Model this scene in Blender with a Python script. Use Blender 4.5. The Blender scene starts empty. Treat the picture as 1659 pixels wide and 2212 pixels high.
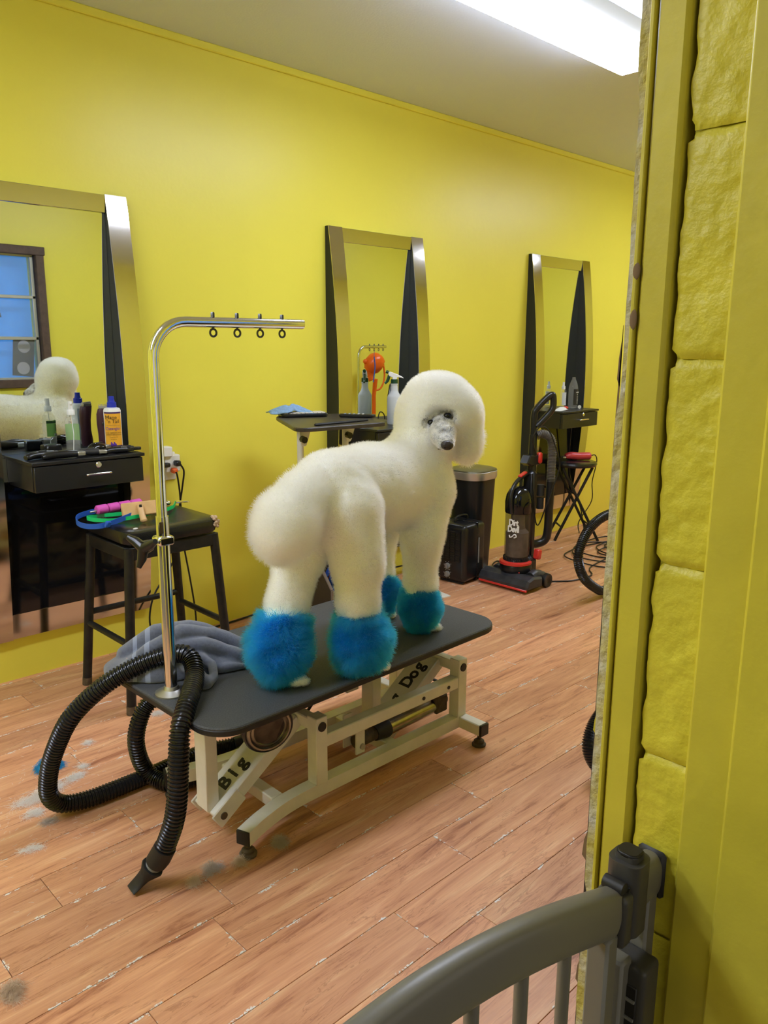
import bpy, bmesh, math, random
import numpy as np
from mathutils import Vector, Matrix, Euler, Quaternion, noise
random.seed(7); rng = np.random.default_rng(11)
S = bpy.context.scene; C = S.collection
PI = math.pi

# ---------------------------------------------------------------- camera, world, exposure
cd = bpy.data.cameras.new('camera'); cam = bpy.data.objects.new('camera', cd); C.objects.link(cam)
F_PX, PITCH, ROLL, ANG, CAM_H = 1700.0, math.radians(12.0), math.radians(0.29), math.radians(46.0), 1.26
_fh = Vector((math.cos(ANG), math.sin(ANG), 0)); _up = Vector((0, 0, 1)); _r0 = _fh.cross(_up)
_fw = _fh*math.cos(PITCH) - _up*math.sin(PITCH); _u0 = _r0.cross(_fw)
_r = _r0*math.cos(ROLL) + _u0*math.sin(ROLL); _u = -_r0*math.sin(ROLL) + _u0*math.cos(ROLL)
M = Matrix.Identity(4)
for i in range(3):
    M[i][0], M[i][1], M[i][2] = _r[i], _u[i], -_fw[i]
M[2][3] = CAM_H
cam.matrix_world = M
cd.sensor_fit = 'HORIZONTAL'; cd.sensor_width = 36.0; cd.lens = F_PX/1659*36.0
cd.clip_start = 0.02
S.camera = cam
w = bpy.data.worlds.new('world'); S.world = w; w.use_nodes = True
w.node_tree.nodes['Background'].inputs[0].default_value = (1.0, 0.95, 0.88, 1)
w.node_tree.nodes['Background'].inputs[1].default_value = 0.65
S.view_settings.view_transform = 'Standard'; S.view_settings.look = 'None'
S.view_settings.gamma = 1.0; S.view_settings.use_curve_mapping = False
S.view_settings.exposure = 0.0
TUBE_LIGHT = 30.0        # emission of the ceiling fixtures' lenses
try:
    S.cycles.max_bounces = 30; S.cycles.diffuse_bounces = 8; S.cycles.glossy_bounces = 24
    S.cycles.transmission_bounces = 30; S.cycles.transparent_max_bounces = 12
    S.cycles.caustics_reflective = True; S.cycles.caustics_refractive = False
    S.cycles.sample_clamp_indirect = 4.0
    S.cycles.use_denoising = True; S.cycles.adaptive_threshold = 0.05
except Exception:
    pass

# ---------------------------------------------------------------- materials
MATS = {}
def mat(name, col, rough=0.5, metal=0.0, spec=0.5, bump=0.0, bscale=60.0, var=0.0, vscale=8.0, emit=None, estr=0.0,
        trans=0.0, ior=1.45, coat=0.0, col2=None, alpha=1.0, sheen=0.0):
    m = bpy.data.materials.new(name); m.use_nodes = True; nt = m.node_tree; b = nt.nodes['Principled BSDF']
    b.inputs['Base Color'].default_value = (*col, 1); b.inputs['Roughness'].default_value = rough
    b.inputs['Metallic'].default_value = metal; b.inputs['Specular IOR Level'].default_value = spec
    b.inputs['IOR'].default_value = ior; b.inputs['Transmission Weight'].default_value = trans
    b.inputs['Coat Weight'].default_value = coat; b.inputs['Alpha'].default_value = alpha
    b.inputs['Sheen Weight'].default_value = sheen
    tc = nt.nodes.new('ShaderNodeTexCoord')
    if emit:
        b.inputs['Emission Color'].default_value = (*emit, 1); b.inputs['Emission Strength'].default_value = estr
    if var > 0:
        n = nt.nodes.new('ShaderNodeTexNoise'); n.inputs['Scale'].default_value = vscale; n.inputs['Detail'].default_value = 6
        nt.links.new(tc.outputs['Object'], n.inputs['Vector'])
        r = nt.nodes.new('ShaderNodeValToRGB'); r.color_ramp.elements[0].position = 0.35; r.color_ramp.elements[1].position = 0.7
        c2 = col2 if col2 else tuple(c*(1-var) for c in col)
        r.color_ramp.elements[0].color = (*c2, 1); r.color_ramp.elements[1].color = (*col, 1)
        nt.links.new(n.outputs['Fac'], r.inputs['Fac']); nt.links.new(r.outputs['Color'], b.inputs['Base Color'])
    if bump > 0:
        n = nt.nodes.new('ShaderNodeTexNoise'); n.inputs['Scale'].default_value = bscale; n.inputs['Detail'].default_value = 4
        nt.links.new(tc.outputs['Object'], n.inputs['Vector'])
        bp = nt.nodes.new('ShaderNodeBump'); bp.inputs['Strength'].default_value = bump; bp.inputs['Distance'].default_value = 0.01
        nt.links.new(n.outputs['Fac'], bp.inputs['Height']); nt.links.new(bp.outputs['Normal'], b.inputs['Normal'])
    MATS[name] = m; return m

YEL = (0.80, 0.725, 0.085)
mat('wall_yellow', YEL, 0.36, bump=0.06, bscale=35, var=0.05, vscale=1.5)
mat('jamb_yellow', (0.66, 0.57, 0.05), 0.5, bump=0.08, bscale=50, var=0.15, vscale=9)
mat('block_yellow', (0.72, 0.63, 0.05), 0.45, bump=0.22, bscale=90, var=0.12, vscale=12)
mat('ceiling_white', (0.70, 0.76, 0.88), 0.8, bump=0.1, bscale=120)
mat('gypsum', (0.55, 0.53, 0.48), 0.9, bump=0.6, bscale=90, var=1, vscale=30, col2=(0.5, 0.42, 0.10))
mat('brown_paper', (0.20, 0.13, 0.07), 0.9)
mat('lens', (1, 1, 1), 0.4, emit=(0.87, 0.945, 1.14), estr=TUBE_LIGHT)
mat('white_metal', (0.80, 0.78, 0.72), 0.35, var=0.12, vscale=14)
mat('chrome', (0.78, 0.79, 0.80), 0.12, metal=1.0)
mat('frame_chrome', (0.62, 0.60, 0.57), 0.10, metal=1.0)
mat('mirror', (0.74, 0.79, 0.78), 0.012, metal=1.0)
mat('steel', (0.50, 0.49, 0.47), 0.42, metal=1.0)
mat('dark_steel', (0.10, 0.10, 0.10), 0.4, metal=1.0)
mat('black_wood', (0.012, 0.012, 0.013), 0.35)
mat('fin_black', (0.016, 0.018, 0.017), 0.55)
mat('black_gloss', (0.006, 0.006, 0.007), 0.06)
mat('black_plastic', (0.012, 0.012, 0.013), 0.28)
mat('black_matte', (0.014, 0.014, 0.015), 0.6)
mat('black_vinyl', (0.010, 0.010, 0.011), 0.22, bump=0.1, bscale=200)
mat('black_tube', (0.010, 0.010, 0.010), 0.42, spec=0.3, var=0.4, vscale=30, col2=(0.02, 0.018, 0.016))
mat('hose_black', (0.012, 0.012, 0.013), 0.25)
mat('table_rubber', (0.074, 0.076, 0.080), 0.60, bump=0.25, bscale=500, var=0.45, vscale=300)
mat('table_edge', (0.014, 0.014, 0.015), 0.5)
mat('brushed_steel', (0.62, 0.62, 0.61), 0.38, metal=0.85)
mat('brass', (0.42, 0.37, 0.24), 0.26, metal=1.0, var=0.3, vscale=25)
mat('rusty', (0.12, 0.085, 0.05), 0.75, var=0.5, vscale=40, bump=0.4)
mat('grey_plastic', (0.24, 0.24, 0.23), 0.5)
mat('gate_grey', (0.165, 0.155, 0.125), 0.32)
mat('latch_grey', (0.055, 0.052, 0.048), 0.38)
mat('latch_dark', (0.02, 0.018, 0.017), 0.5)
mat('rust_tip', (0.08, 0.05, 0.035), 0.7)
mat('red_plastic', (0.60, 0.035, 0.025), 0.3)
mat('red_clipper', (0.55, 0.05, 0.06), 0.3)
mat('orange', (0.80, 0.13, 0.012), 0.22)
mat('maroon', (0.065, 0.018, 0.032), 0.35)
mat('blue_cap', (0.012, 0.03, 0.42), 0.35)
mat('white_plastic', (0.80, 0.81, 0.82), 0.35)
mat('cap_grey', (0.55, 0.66, 0.66), 0.4)
mat('label_white', (0.75, 0.77, 0.79), 0.5)
mat('label_grey', (0.36, 0.42, 0.50), 0.5)
mat('label_green', (0.22, 0.45, 0.10), 0.5)
mat('label_dark_green', (0.02, 0.06, 0.02), 0.5)
mat('label_orange', (0.85, 0.42, 0.03), 0.5)
mat('label_purple', (0.06, 0.02, 0.12), 0.5)
mat('label_black', (0.02, 0.02, 0.022), 0.5)
mat('ink', (0.015, 0.012, 0.012), 0.5)
mat('ink_white', (0.8, 0.8, 0.8), 0.5)
mat('ink_purple', (0.10, 0.03, 0.35), 0.5)
mat('clear_plastic', (0.85, 0.87, 0.85), 0.04, spec=0.8, alpha=0.12)
mat('milky', (0.72, 0.76, 0.80), 0.3, trans=0.25, ior=1.1)
mat('milky_full', (0.62, 0.64, 0.62), 0.3)
mat('green_plastic', (0.01, 0.06, 0.025), 0.4)
mat('wood_brush', (0.72, 0.45, 0.20), 0.4, var=0.15, vscale=20)
mat('torn_foam', (0.50, 0.36, 0.24), 0.9)
mat('blower_metal', (0.34, 0.33, 0.27), 0.32, metal=1.0, var=0.5, vscale=30)
mat('pink_foam', (0.72, 0.10, 0.50), 0.6, bump=0.15, bscale=150)
mat('blue_strap', (0.015, 0.10, 0.50), 0.6)
mat('green_strap', (0.01, 0.60, 0.16), 0.5)
mat('red_strap', (0.85, 0.09, 0.06), 0.6)
mat('grey_towel', (0.125, 0.140, 0.195), 0.95, bump=0.5, bscale=900, var=0.25, vscale=160, sheen=0.5)
mat('towel_band', (0.24, 0.27, 0.37), 0.8)
mat('towel_stain', (0.65, 0.32, 0.28), 0.9)
mat('blue_cloth', (0.22, 0.36, 0.58), 0.9, bump=0.5, bscale=90)
mat('keys', (0.62, 0.58, 0.52), 0.6)
mat('laminate_dark', (0.045, 0.036, 0.032), 0.38, var=0.3, vscale=40)
mat('bin_brown', (0.055, 0.042, 0.032), 0.6)
mat('bin_edge', (0.16, 0.12, 0.09), 0.6)
mat('paper', (0.70, 0.68, 0.64), 0.7)
mat('can_black', (0.009, 0.010, 0.011), 0.35)
mat('lid_olive', (0.16, 0.15, 0.10), 0.35, metal=0.6)
mat('smoke_plastic', (0.10, 0.075, 0.055), 0.10, alpha=0.42)
mat('dust', (0.22, 0.17, 0.13), 0.9, var=0.4, vscale=30)
mat('vac_hose', (0.10, 0.09, 0.08), 0.4)
mat('vac_grey', (0.045, 0.045, 0.05), 0.4, var=0.5, vscale=25)
mat('cord', (0.008, 0.008, 0.008), 0.45)
mat('outlet_white', (0.78, 0.77, 0.72), 0.4)
mat('plug_orange', (0.75, 0.12, 0.02), 0.5)
mat('window_brown', (0.12, 0.075, 0.055), 0.6, var=0.3, vscale=30)
mat('alu', (0.55, 0.55, 0.52), 0.35, metal=0.4)
mat('window_blue', (0.02, 0.22, 0.62), 0.6, emit=(0.02, 0.20, 0.62), estr=1.0, var=0.35, vscale=5)
mat('glass', (0.8, 0.85, 0.9), 0.03, spec=0.8, alpha=0.12)
mat('nose_skin', (0.035, 0.025, 0.025), 0.32, bump=0.3, bscale=300)
mat('eye', (0.006, 0.005, 0.005), 0.08)
mat('pale_disc', (0.45, 0.42, 0.46), 0.5)

# floor plank material: cherry grain, per-plank offset, worn white joints
def plank_material():
    m = bpy.data.materials.new('floor_plank'); m.use_nodes = True; nt = m.node_tree; L = nt.links.new
    b = nt.nodes['Principled BSDF']
    N = lambda t: nt.nodes.new(t)
    def math_(op, a, b2=None, c=None):
        n = N('ShaderNodeMath'); n.operation = op
        for i, v in enumerate((a, b2, c)):
            if v is None: continue
            if isinstance(v, (int, float)): n.inputs[i].default_value = v
            else: L(v, n.inputs[i])
        return n.outputs[0]
    tc = N('ShaderNodeTexCoord'); oi = N('ShaderNodeObjectInfo')
    off = N('ShaderNodeVectorMath'); off.operation = 'SCALE'; L(oi.outputs['Location'], off.inputs[0]); off.inputs['Scale'].default_value = 3.7
    add = N('ShaderNodeVectorMath'); add.operation = 'ADD'; L(tc.outputs['Object'], add.inputs[0]); L(off.outputs[0], add.inputs[1])
    def stretched(sx, sy, scale, detail, rough=0.6, dist=0.0):
        mp = N('ShaderNodeMapping'); mp.inputs['Scale'].default_value = (sx, sy, 1); L(add.outputs[0], mp.inputs['Vector'])
        n = N('ShaderNodeTexNoise'); n.inputs['Scale'].default_value = scale; n.inputs['Detail'].default_value = detail
        n.inputs['Roughness'].default_value = rough; n.inputs['Distortion'].default_value = dist
        L(mp.outputs[0], n.inputs['Vector']); return n.outputs['Fac']
    g1 = stretched(1.1, 11, 2.6, 8, 0.65, 0.6)
    r = N('ShaderNodeValToRGB'); cr = r.color_ramp
    cr.elements[0].position = 0.25; cr.elements[0].color = (0.15, 0.048, 0.026, 1)
    cr.elements[1].position = 0.70; cr.elements[1].color = (0.76, 0.45, 0.25, 1)
    e = cr.elements.new(0.34); e.color = (0.38, 0.155, 0.080, 1)
    e = cr.elements.new(0.43); e.color = (0.58, 0.275, 0.145, 1)
    e = cr.elements.new(0.56); e.color = (0.66, 0.335, 0.180, 1)
    L(g1, r.inputs['Fac'])
    g2 = stretched(2.0, 60, 4.0, 3)
    mx = N('ShaderNodeMix'); mx.data_type = 'RGBA'; mx.blend_type = 'MULTIPLY'; mx.inputs['Factor'].default_value = 0.25
    L(r.outputs['Color'], mx.inputs['A'])
    r2 = N('ShaderNodeValToRGB'); r2.color_ramp.elements[0].position = 0.3; r2.color_ramp.elements[0].color = (0.5, 0.45, 0.42, 1)
    r2.color_ramp.elements[1].position = 0.62; r2.color_ramp.elements[1].color = (1, 1, 1, 1); L(g2, r2.inputs['Fac']); L(r2.outputs['Color'], mx.inputs['B'])
    g3 = stretched(0.8, 8, 1.7, 7, 0.62, 1.1)
    vein = math_('LESS_THAN', math_('ABSOLUTE', math_('SUBTRACT', g3, 0.5)), math_('MULTIPLY', g1, 0.014))
    mv = N('ShaderNodeMix'); mv.data_type = 'RGBA'; mv.blend_type = 'MULTIPLY'; L(math_('MULTIPLY', vein, 0.42), mv.inputs['Factor'])
    L(mx.outputs['Result'], mv.inputs['A']); mv.inputs['B'].default_value = (0.50, 0.40, 0.36, 1)
    hs = N('ShaderNodeHueSaturation'); L(mv.outputs['Result'], hs.inputs['Color'])
    L(math_('MULTIPLY_ADD', oi.outputs['Random'], 0.30, 0.86), hs.inputs['Value'])
    # worn laminate showing its pale core along the joints
    sp = N('ShaderNodeSeparateXYZ'); L(tc.outputs['Object'], sp.inputs[0])
    dx = math_('SUBTRACT', PL/2, math_('ABSOLUTE', sp.outputs[0])); dy = math_('SUBTRACT', PW/2, math_('ABSOLUTE', sp.outputs[1]))
    d = math_('MINIMUM', dx, dy)
    n1 = N('ShaderNodeTexNoise'); n1.inputs['Scale'].default_value = 14; n1.inputs['Detail'].default_value = 5; n1.inputs['Roughness'].default_value = 0.75
    mp = N('ShaderNodeMapping'); mp.inputs['Scale'].default_value = (0.8, 1.6, 1); L(add.outputs[0], mp.inputs['Vector']); L(mp.outputs[0], n1.inputs['Vector'])
    wid = math_('MULTIPLY', math_('SUBTRACT', n1.outputs['Fac'], 0.53), 0.080)
    mask = math_('LESS_THAN', d, wid)
    n2 = N('ShaderNodeTexNoise'); n2.inputs['Scale'].default_value = 160; L(add.outputs[0], n2.inputs['Vector'])
    mask = math_('MULTIPLY', mask, math_('GREATER_THAN', n2.outputs['Fac'], 0.44))
    mw = N('ShaderNodeMix'); mw.data_type = 'RGBA'; L(mask, mw.inputs['Factor']); L(hs.outputs['Color'], mw.inputs['A']); mw.inputs['B'].default_value = (0.72, 0.68, 0.64, 1)
    L(mw.outputs['Result'], b.inputs['Base Color'])
    L(math_('MULTIPLY_ADD', g2, 0.25, 0.26), b.inputs['Roughness'])
    b.inputs['Specular IOR Level'].default_value = 0.4
    bp = N('ShaderNodeBump'); bp.inputs['Strength'].default_value = 0.06; bp.inputs['Distance'].default_value = 0.004; L(g2, bp.inputs['Height']); L(bp.outputs['Normal'], b.inputs['Normal'])
    MATS['floor_plank'] = m
PL, PW = 0.807, 0.134
plank_material()

# ---------------------------------------------------------------- mesh helpers
class MB:
    """collects geometry for one mesh object"""
    def __init__(s): s.v = []; s.f = []; s.sm = []
    def add(s, vs, fs, smooth=False):
        o = len(s.v); s.v += [tuple(v) for v in vs]
        s.f += [tuple(i+o for i in f) for f in fs]; s.sm += [smooth]*len(fs); return s
    def box(s, c, size, rot=None, bev=0.0, seg=1):
        bm = bmesh.new(); bmesh.ops.create_cube(bm, size=1.0)
        for v in bm.verts: v.co = Vector((v.co.x*size[0], v.co.y*size[1], v.co.z*size[2]))
        if bev > 0: bmesh.ops.bevel(bm, geom=bm.edges[:], offset=bev, segments=seg, affect='EDGES', profile=0.5)
        return s._bm(bm, c, rot, bev > 0)
    def _bm(s, bm, c=(0, 0, 0), rot=None, smooth=False):
        R = rot if isinstance(rot, Matrix) else (Euler(rot).to_matrix() if rot else Matrix.Identity(3))
        c = Vector(c); bm.verts.ensure_lookup_table(); bm.verts.index_update()
        s.add([R @ v.co + c for v in bm.verts], [[v.index for v in f.verts] for f in bm.faces], smooth); bm.free(); return s
    def tube(s, pts, r, n=12, cap=True, closed=False, smooth=True, squash=None):
        P = [Vector(p) for p in pts]; k = len(P); rr = r if hasattr(r, '__len__') else [r]*k
        T = []
        for i in range(k):
            if closed: t = P[(i+1) % k] - P[i-1]
            else: t = P[min(i+1, k-1)] - P[max(i-1, 0)]
            T.append(t.normalized() if t.length > 1e-9 else Vector((0, 0, 1)))
        u = T[0].orthogonal().normalized()
        if abs(T[0].z) < 0.95: u = (Vector((0, 0, 1)) - T[0]*T[0].z).normalized()
        vs = []
        for i in range(k):
            u = (u - T[i]*u.dot(T[i])).normalized(); w_ = T[i].cross(u)
            for j in range(n):
                a = 2*PI*j/n; su, sw = (1, 1) if squash is None else squash
                vs.append(P[i] + (u*math.cos(a)*su + w_*math.sin(a)*sw)*rr[i])
        fs = []
        for i in range(k if closed else k-1):
            for j in range(n):
                a, b = i*n+j, i*n+(j+1) % n; c2, d = ((i+1) % k)*n+(j+1) % n, ((i+1) % k)*n+j
                fs.append((a, b, c2, d))
        s.add(vs, fs, smooth)
        if cap and not closed:
            s.add(vs[:n], [tuple(range(n))[::-1]]); s.add(vs[-n:], [tuple(range(n))])
        return s
    def lathe(s, prof, c=(0, 0, 0), n=24, rot=None, smooth=True):
        """prof: (radius, height) pairs from bottom to top about z"""
        R = rot if isinstance(rot, Matrix) else (Euler(rot).to_matrix() if rot else Matrix.Identity(3)); c = Vector(c)
        vs = []
        for r, z in prof:
            for j in range(n): vs.append(R @ Vector((r*math.cos(2*PI*j/n), r*math.sin(2*PI*j/n), z)) + c)
        fs = []
        for i in range(len(prof)-1):
            for j in range(n): fs.append((i*n+j, i*n+(j+1) % n, (i+1)*n+(j+1) % n, (i+1)*n+j))
        if prof[0][0] > 1e-6: fs.append(tuple(range(n))[::-1])
        if prof[-1][0] > 1e-6: fs.append(tuple((len(prof)-1)*n+j for j in range(n)))
        return s.add(vs, fs, smooth)
    def prism(s, out, h, c=(0, 0, 0), rot=None, bev=0.0, seg=1, sm=False):
        """polygon outline in xy extruded along z from 0 to h"""
        bm = bmesh.new(); vs = [bm.verts.new((x, y, 0)) for x, y in out]; f = bm.faces.new(vs)
        bm.normal_update()
        if f.normal.z > 0: f.normal_flip()
        g = bmesh.ops.extrude_face_region(bm, geom=[f]); 
        for v in [e for e in g['geom'] if isinstance(e, bmesh.types.BMVert)]: v.co.z = h
        bmesh.ops.recalc_face_normals(bm, faces=bm.faces[:])
        if bev > 0: bmesh.ops.bevel(bm, geom=[e for e in bm.edges if abs(e.verts[0].co.z-e.verts[1].co.z) < 1e-6], offset=bev, segments=seg, affect='EDGES')
        return s._bm(bm, c, rot, sm)
    def ell(s, c, r, rot=None, n=16):
        bm = bmesh.new(); bmesh.ops.create_uvsphere(bm, u_segments=n, v_segments=max(6, n*2//3), radius=1.0)
        for v in bm.verts: v.co = Vector((v.co.x*r[0], v.co.y*r[1], v.co.z*r[2]))
        return s._bm(bm, c, rot, True)
    def beam(s, a, b, wy, wz, up=(0, 0, 1), bev=0.003):
        """square tube from a to b: width wy across, wz along 'up'"""
        a, b = Vector(a), Vector(b); x = (b-a).normalized(); u = Vector(up); y = u.cross(x).normalized(); z = x.cross(y)
        R = Matrix((x, y, z)).transposed()
        return s.box((a+b)/2, ((b-a).length, wy, wz), R, bev)
    def build(s, name, m, parent=None, auto=True, mods=None):
        me = bpy.data.meshes.new(name); me.from_pydata(s.v, [], s.f); me.update()
        me.polygons.foreach_set('use_smooth', s.sm)
        ms = m if isinstance(m, (list, tuple)) else [m]
        for q in ms: me.materials.append(MATS[q] if isinstance(q, str) else q)
        o = bpy.data.objects.new(name, me); C.objects.link(o)
        if parent is not None:
            o.parent = parent
            o.location = -(world_loc(parent)) if parent.parent is None or True else (0, 0, 0)
            if parent.parent is None and parent.rotation_euler.z: pass
        if auto and any(s.sm):
            try: me.set_sharp_from_angle(angle=math.radians(38))
            except Exception: pass
        return o
def world_loc(o):
    v = Vector(o.location); p = o.parent
    while p is not None: v += Vector(p.location); p = p.parent
    return v
def tag(o, label=None, cat=None, group=None, kind=None):
    if label: o['label'] = label
    if cat: o['category'] = cat
    if group: o['group'] = group
    if kind: o['kind'] = kind
    return o
def thing(name, label, cat, loc, group=None):
    o = bpy.data.objects.new(name, None); C.objects.link(o); o.location = loc; o.empty_display_size = 0.05
    return tag(o, label, cat, group)
def struct(o): o['kind'] = 'structure'; return o
def copy_tree(o, parent=None, loc=None):
    c = o.copy(); C.objects.link(c)
    if parent is not None: c.parent = parent
    if loc is not None: c.location = loc
    for ch in list(o.children): copy_tree(ch, c)
    return c
def smoothpath(pts, k=8):
    """Catmull-Rom through points"""
    P = [Vector(p) for p in pts]; P = [P[0]*2-P[1]] + P + [P[-1]*2-P[-2]]; out = []
    for i in range(1, len(P)-2):
        for j in range(k):
            t = j/k; p0, p1, p2, p3 = P[i-1:i+3]
            out.append(0.5*((2*p1)+(p2-p0)*t+(2*p0-5*p1+4*p2-p3)*t*t+(3*p1-p0-3*p2+p3)*t**3))
    out.append(P[-2]); return out
def resample(pts, step):
    P = [Vector(p) for p in pts]; out = [P[0]]; acc = 0.0
    for a, b in zip(P, P[1:]):
        l = (b-a).length; t = step-acc
        while t <= l: out.append(a.lerp(b, t/l)); t += step
        acc = l-(t-step)
    return out
def rounded(x0, y0, x1, y1, r, k=6):
    o = []
    for cx, cy, a0 in ((x1-r, y1-r, 0), (x0+r, y1-r, PI/2), (x0+r, y0+r, PI), (x1-r, y0+r, 1.5*PI)):
        for i in range(k+1):
            a = a0+PI/2*i/k; o.append((cx+r*math.cos(a), cy+r*math.sin(a)))
    return o
def round_poly(pts, rs, k=6):
    out = []; n = len(pts); P = [Vector((p[0], p[1])) for p in pts]
    rs = rs if hasattr(rs, '__len__') else [rs]*n
    for i in range(n):
        a = (P[i-1]-P[i]).normalized()*rs[i]; b = (P[(i+1) % n]-P[i]).normalized()*rs[i]
        for j in range(k+1):
            t = j/k; q = (P[i]+a)*(1-t)**2 + P[i]*2*t*(1-t) + (P[i]+b)*t*t; out.append((q.x, q.y))
    return out
def text_mesh(txt, size, name, m, parent, R, loc, extrude=0.0003, sx=1.0, shear=0.0, align='CENTER', spacing=1.0, bold=0.0):
    cu = bpy.data.curves.new('lettering', 'FONT'); cu.body = txt; cu.size = size; cu.align_x = align; cu.align_y = 'CENTER'
    cu.extrude = extrude; cu.offset = bold*size; cu.shear = shear; cu.resolution_u = 3; cu.space_character = spacing; cu.space_line = 0.85
    to = bpy.data.objects.new('lettering', cu); C.objects.link(to)
    bpy.context.view_layer.update()
    me = bpy.data.meshes.new_from_object(to.evaluated_get(bpy.context.evaluated_depsgraph_get()))
    bpy.data.objects.remove(to)
    mb = MB(); mb.add([R @ Vector((v.co.x*sx, v.co.y, v.co.z)) + Vector(loc) for v in me.vertices], [tuple(p.vertices) for p in me.polygons])
    bpy.data.meshes.remove(me)
    return mb.build(name, m, parent)
def frame_R(x, y):
    x = Vector(x).normalized(); y = Vector(y); y = (y - x*y.dot(x)).normalized(); return Matrix((x, y, x.cross(y))).transposed()
# ================================================================ THE ROOM
WY, CZ, FY, JX = 3.0, 2.44, 0.412, 0.72      # back wall, ceiling, room face of the front wall, door jamb
XL, XR, YN = -2.6, 6.6, -2.2
floor = struct(MB().box(((XL+XR)/2, (YN+WY)/2, -0.05), (XR-XL+0.4, WY-YN+0.4, 0.088)).build('floor', 'dust'))
# planks: bevelled boards, one shared mesh, staggered rows along the wall
pb = MB().box((0, 0, -0.003), (PL-0.0012, PW-0.0012, 0.006), None, 0.0008, 1).build('plank', 'floor_plank')
pme = pb.data; bpy.data.objects.remove(pb)
known = {0: [1.602, 0.795], -1: [1.375], 6: [2.742], 3: [0.567]}
for r in range(-7, 15):
    y = 1.236 + PW*r + PW/2
    if y - PW/2 < -0.05 or y - PW/2 > WY: continue
    off = known[r][0] if r in known else random.uniform(0, PL)
    x0 = (off % PL) - PL
    while x0 < 6.0:
        if x0 + PL > (0.1 if y < 2.2 else 0.3) - 0.6:
            o = bpy.data.objects.new('plank', pme); C.objects.link(o); o.parent = floor; o.location = (x0+PL/2, y, 0)
        x0 += PL
struct(MB().box(((XL+XR)/2, WY+0.06, CZ/2), (XR-XL, 0.12, CZ+0.1)).build('wall_back', 'wall_yellow'))
struct(MB().box(((XL+XR)/2, WY-0.006, CZ-0.015), (XR-XL, 0.014, 0.030), None, 0.004).build('trim_1', 'wall_yellow'))
struct(MB().box(((XL+XR)/2, (YN+WY)/2, CZ+0.05), (XR-XL+0.4, WY-YN+0.4, 0.1)).build('ceiling', 'ceiling_white'))
struct(MB().box((XL-0.06, (YN+WY)/2, CZ/2), (0.12, WY-YN, CZ)).build('wall_left', 'wall_yellow'))
struct(MB().box((XR+0.06, (YN+WY)/2, CZ/2), (0.12, WY-YN, CZ)).build('wall_right', 'wall_yellow'))
# front wall with its door opening and a window (seen in the mirrors)
WX0, WX1, WZ0, WZ1 = 1.47, 2.20, 0.99, 1.86
wf = MB()
y0, y1 = 0.24, FY-0.013; yc, yt = (y0+y1)/2, y1-y0
wf.box((JX+0.06+(WX0-JX-0.06)/2, yc, CZ/2), (WX0-JX-0.06, yt, CZ))
wf.box(((WX1+XR)/2, yc, CZ/2), (XR-WX1, yt, CZ))
wf.box(((WX0+WX1)/2, yc, WZ0/2), (WX1-WX0, yt, WZ0))
wf.box(((WX0+WX1)/2, yc, (WZ1+CZ)/2), (WX1-WX0, yt, CZ-WZ1))
wf.box(((XL-0.35)/2, yc, CZ/2), (-0.35-XL, yt, CZ))
wf.box(((JX+0.06-0.35)/2, yc, (2.08+CZ)/2), (JX+0.06+0.35, yt, CZ-2.08))
front = struct(wf.build('wall_front', 'wall_yellow'))
# drywall sheet on the room side: its torn gypsum edge shows at the jamb
def ragged():
    mb = MB(); n = 90; vs = []
    for i in range(n+1):
        z = 0.02 + 2.06*i/n; nz = noise.noise(Vector((z*9, 3.1, 0))); n2 = noise.noise(Vector((z*31, 7.7, 1)))
        ex = FY - 0.0005 + 0.0016*nz + 0.0012*n2
        if 0.60 < z < 0.66: ex -= 0.005*math.sin((z-0.60)/0.06*PI)
        if 1.20 < z < 1.5: ex -= 0.004
        vs += [(JX+0.001+0.0012*n2, y1-0.0005+0.0005*nz, z), (JX+0.001+0.0015*nz, ex, z), (JX+0.08, FY, z), (JX+0.08, y1, z)]
    fs = []
    for i in range(n):
        for j in range(4): a = i*4+j; b = i*4+(j+1) % 4; fs.append((a, b, b+4, a+4))
    mb.add(vs, fs); return mb
dw = ragged().build('drywall_edge', 'gypsum', front)
sheet = MB()
for (xa, xb, za, zb) in ((JX+0.08, WX0, 0, CZ), (WX1, XR, 0, CZ), (WX0, WX1, 0, WZ0), (WX0, WX1, WZ1, CZ), (XL, -0.35, 0, CZ), (-0.35, JX+0.08, 2.08, CZ)):
    sheet.box(((xa+xb)/2, FY-0.0065, (za+zb)/2), (xb-xa, 0.0125, zb-za))
sheet.build('drywall', 'wall_yellow', front)
# peeling paper flaps on the torn edge
for (z, h, d, cl) in ((0.68, 0.05, 0.008, 'brown_paper'), (0.515, 0.045, 0.006, 'brown_paper'), (0.37, 0.06, 0.007, 'jamb_yellow'), (0.84, 0.03, 0.004, 'jamb_yellow'), (1.22, 0.05, 0.003, 'brown_paper'), (1.08, 0.20, 0.0025, 'brown_paper')):
    MB().prism([(0, 0), (d, 0.15*h), (d*0.8, 0.55*h), (d*0.35, 0.8*h), (0, h)], 0.0012, (JX+0.004, FY-0.001, z), Matrix(((0, 0, 1), (1, 0, 0), (0, 1, 0)))).build('paper_flap', cl, front)
door = struct(MB().box((JX+0.024, 0.3795, 1.04), (0.05, 0.031, 2.08), None, 0.004).build('door_1', 'jamb_yellow'))
MB().box((JX+0.022, 0.3985, 1.04), (0.05, 0.0045, 2.08), None, 0.001).build('jamb_batten', 'jamb_yellow', door)
MB().box((JX+0.022, 0.332, 1.04), (0.018, 0.05, 2.08)).build('mortar', 'block_yellow', door)
joints = [0.03, 0.24, 0.434, 0.637, 0.84, 1.047, 1.248, 1.449, 1.65, 1.85, 2.05]
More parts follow.
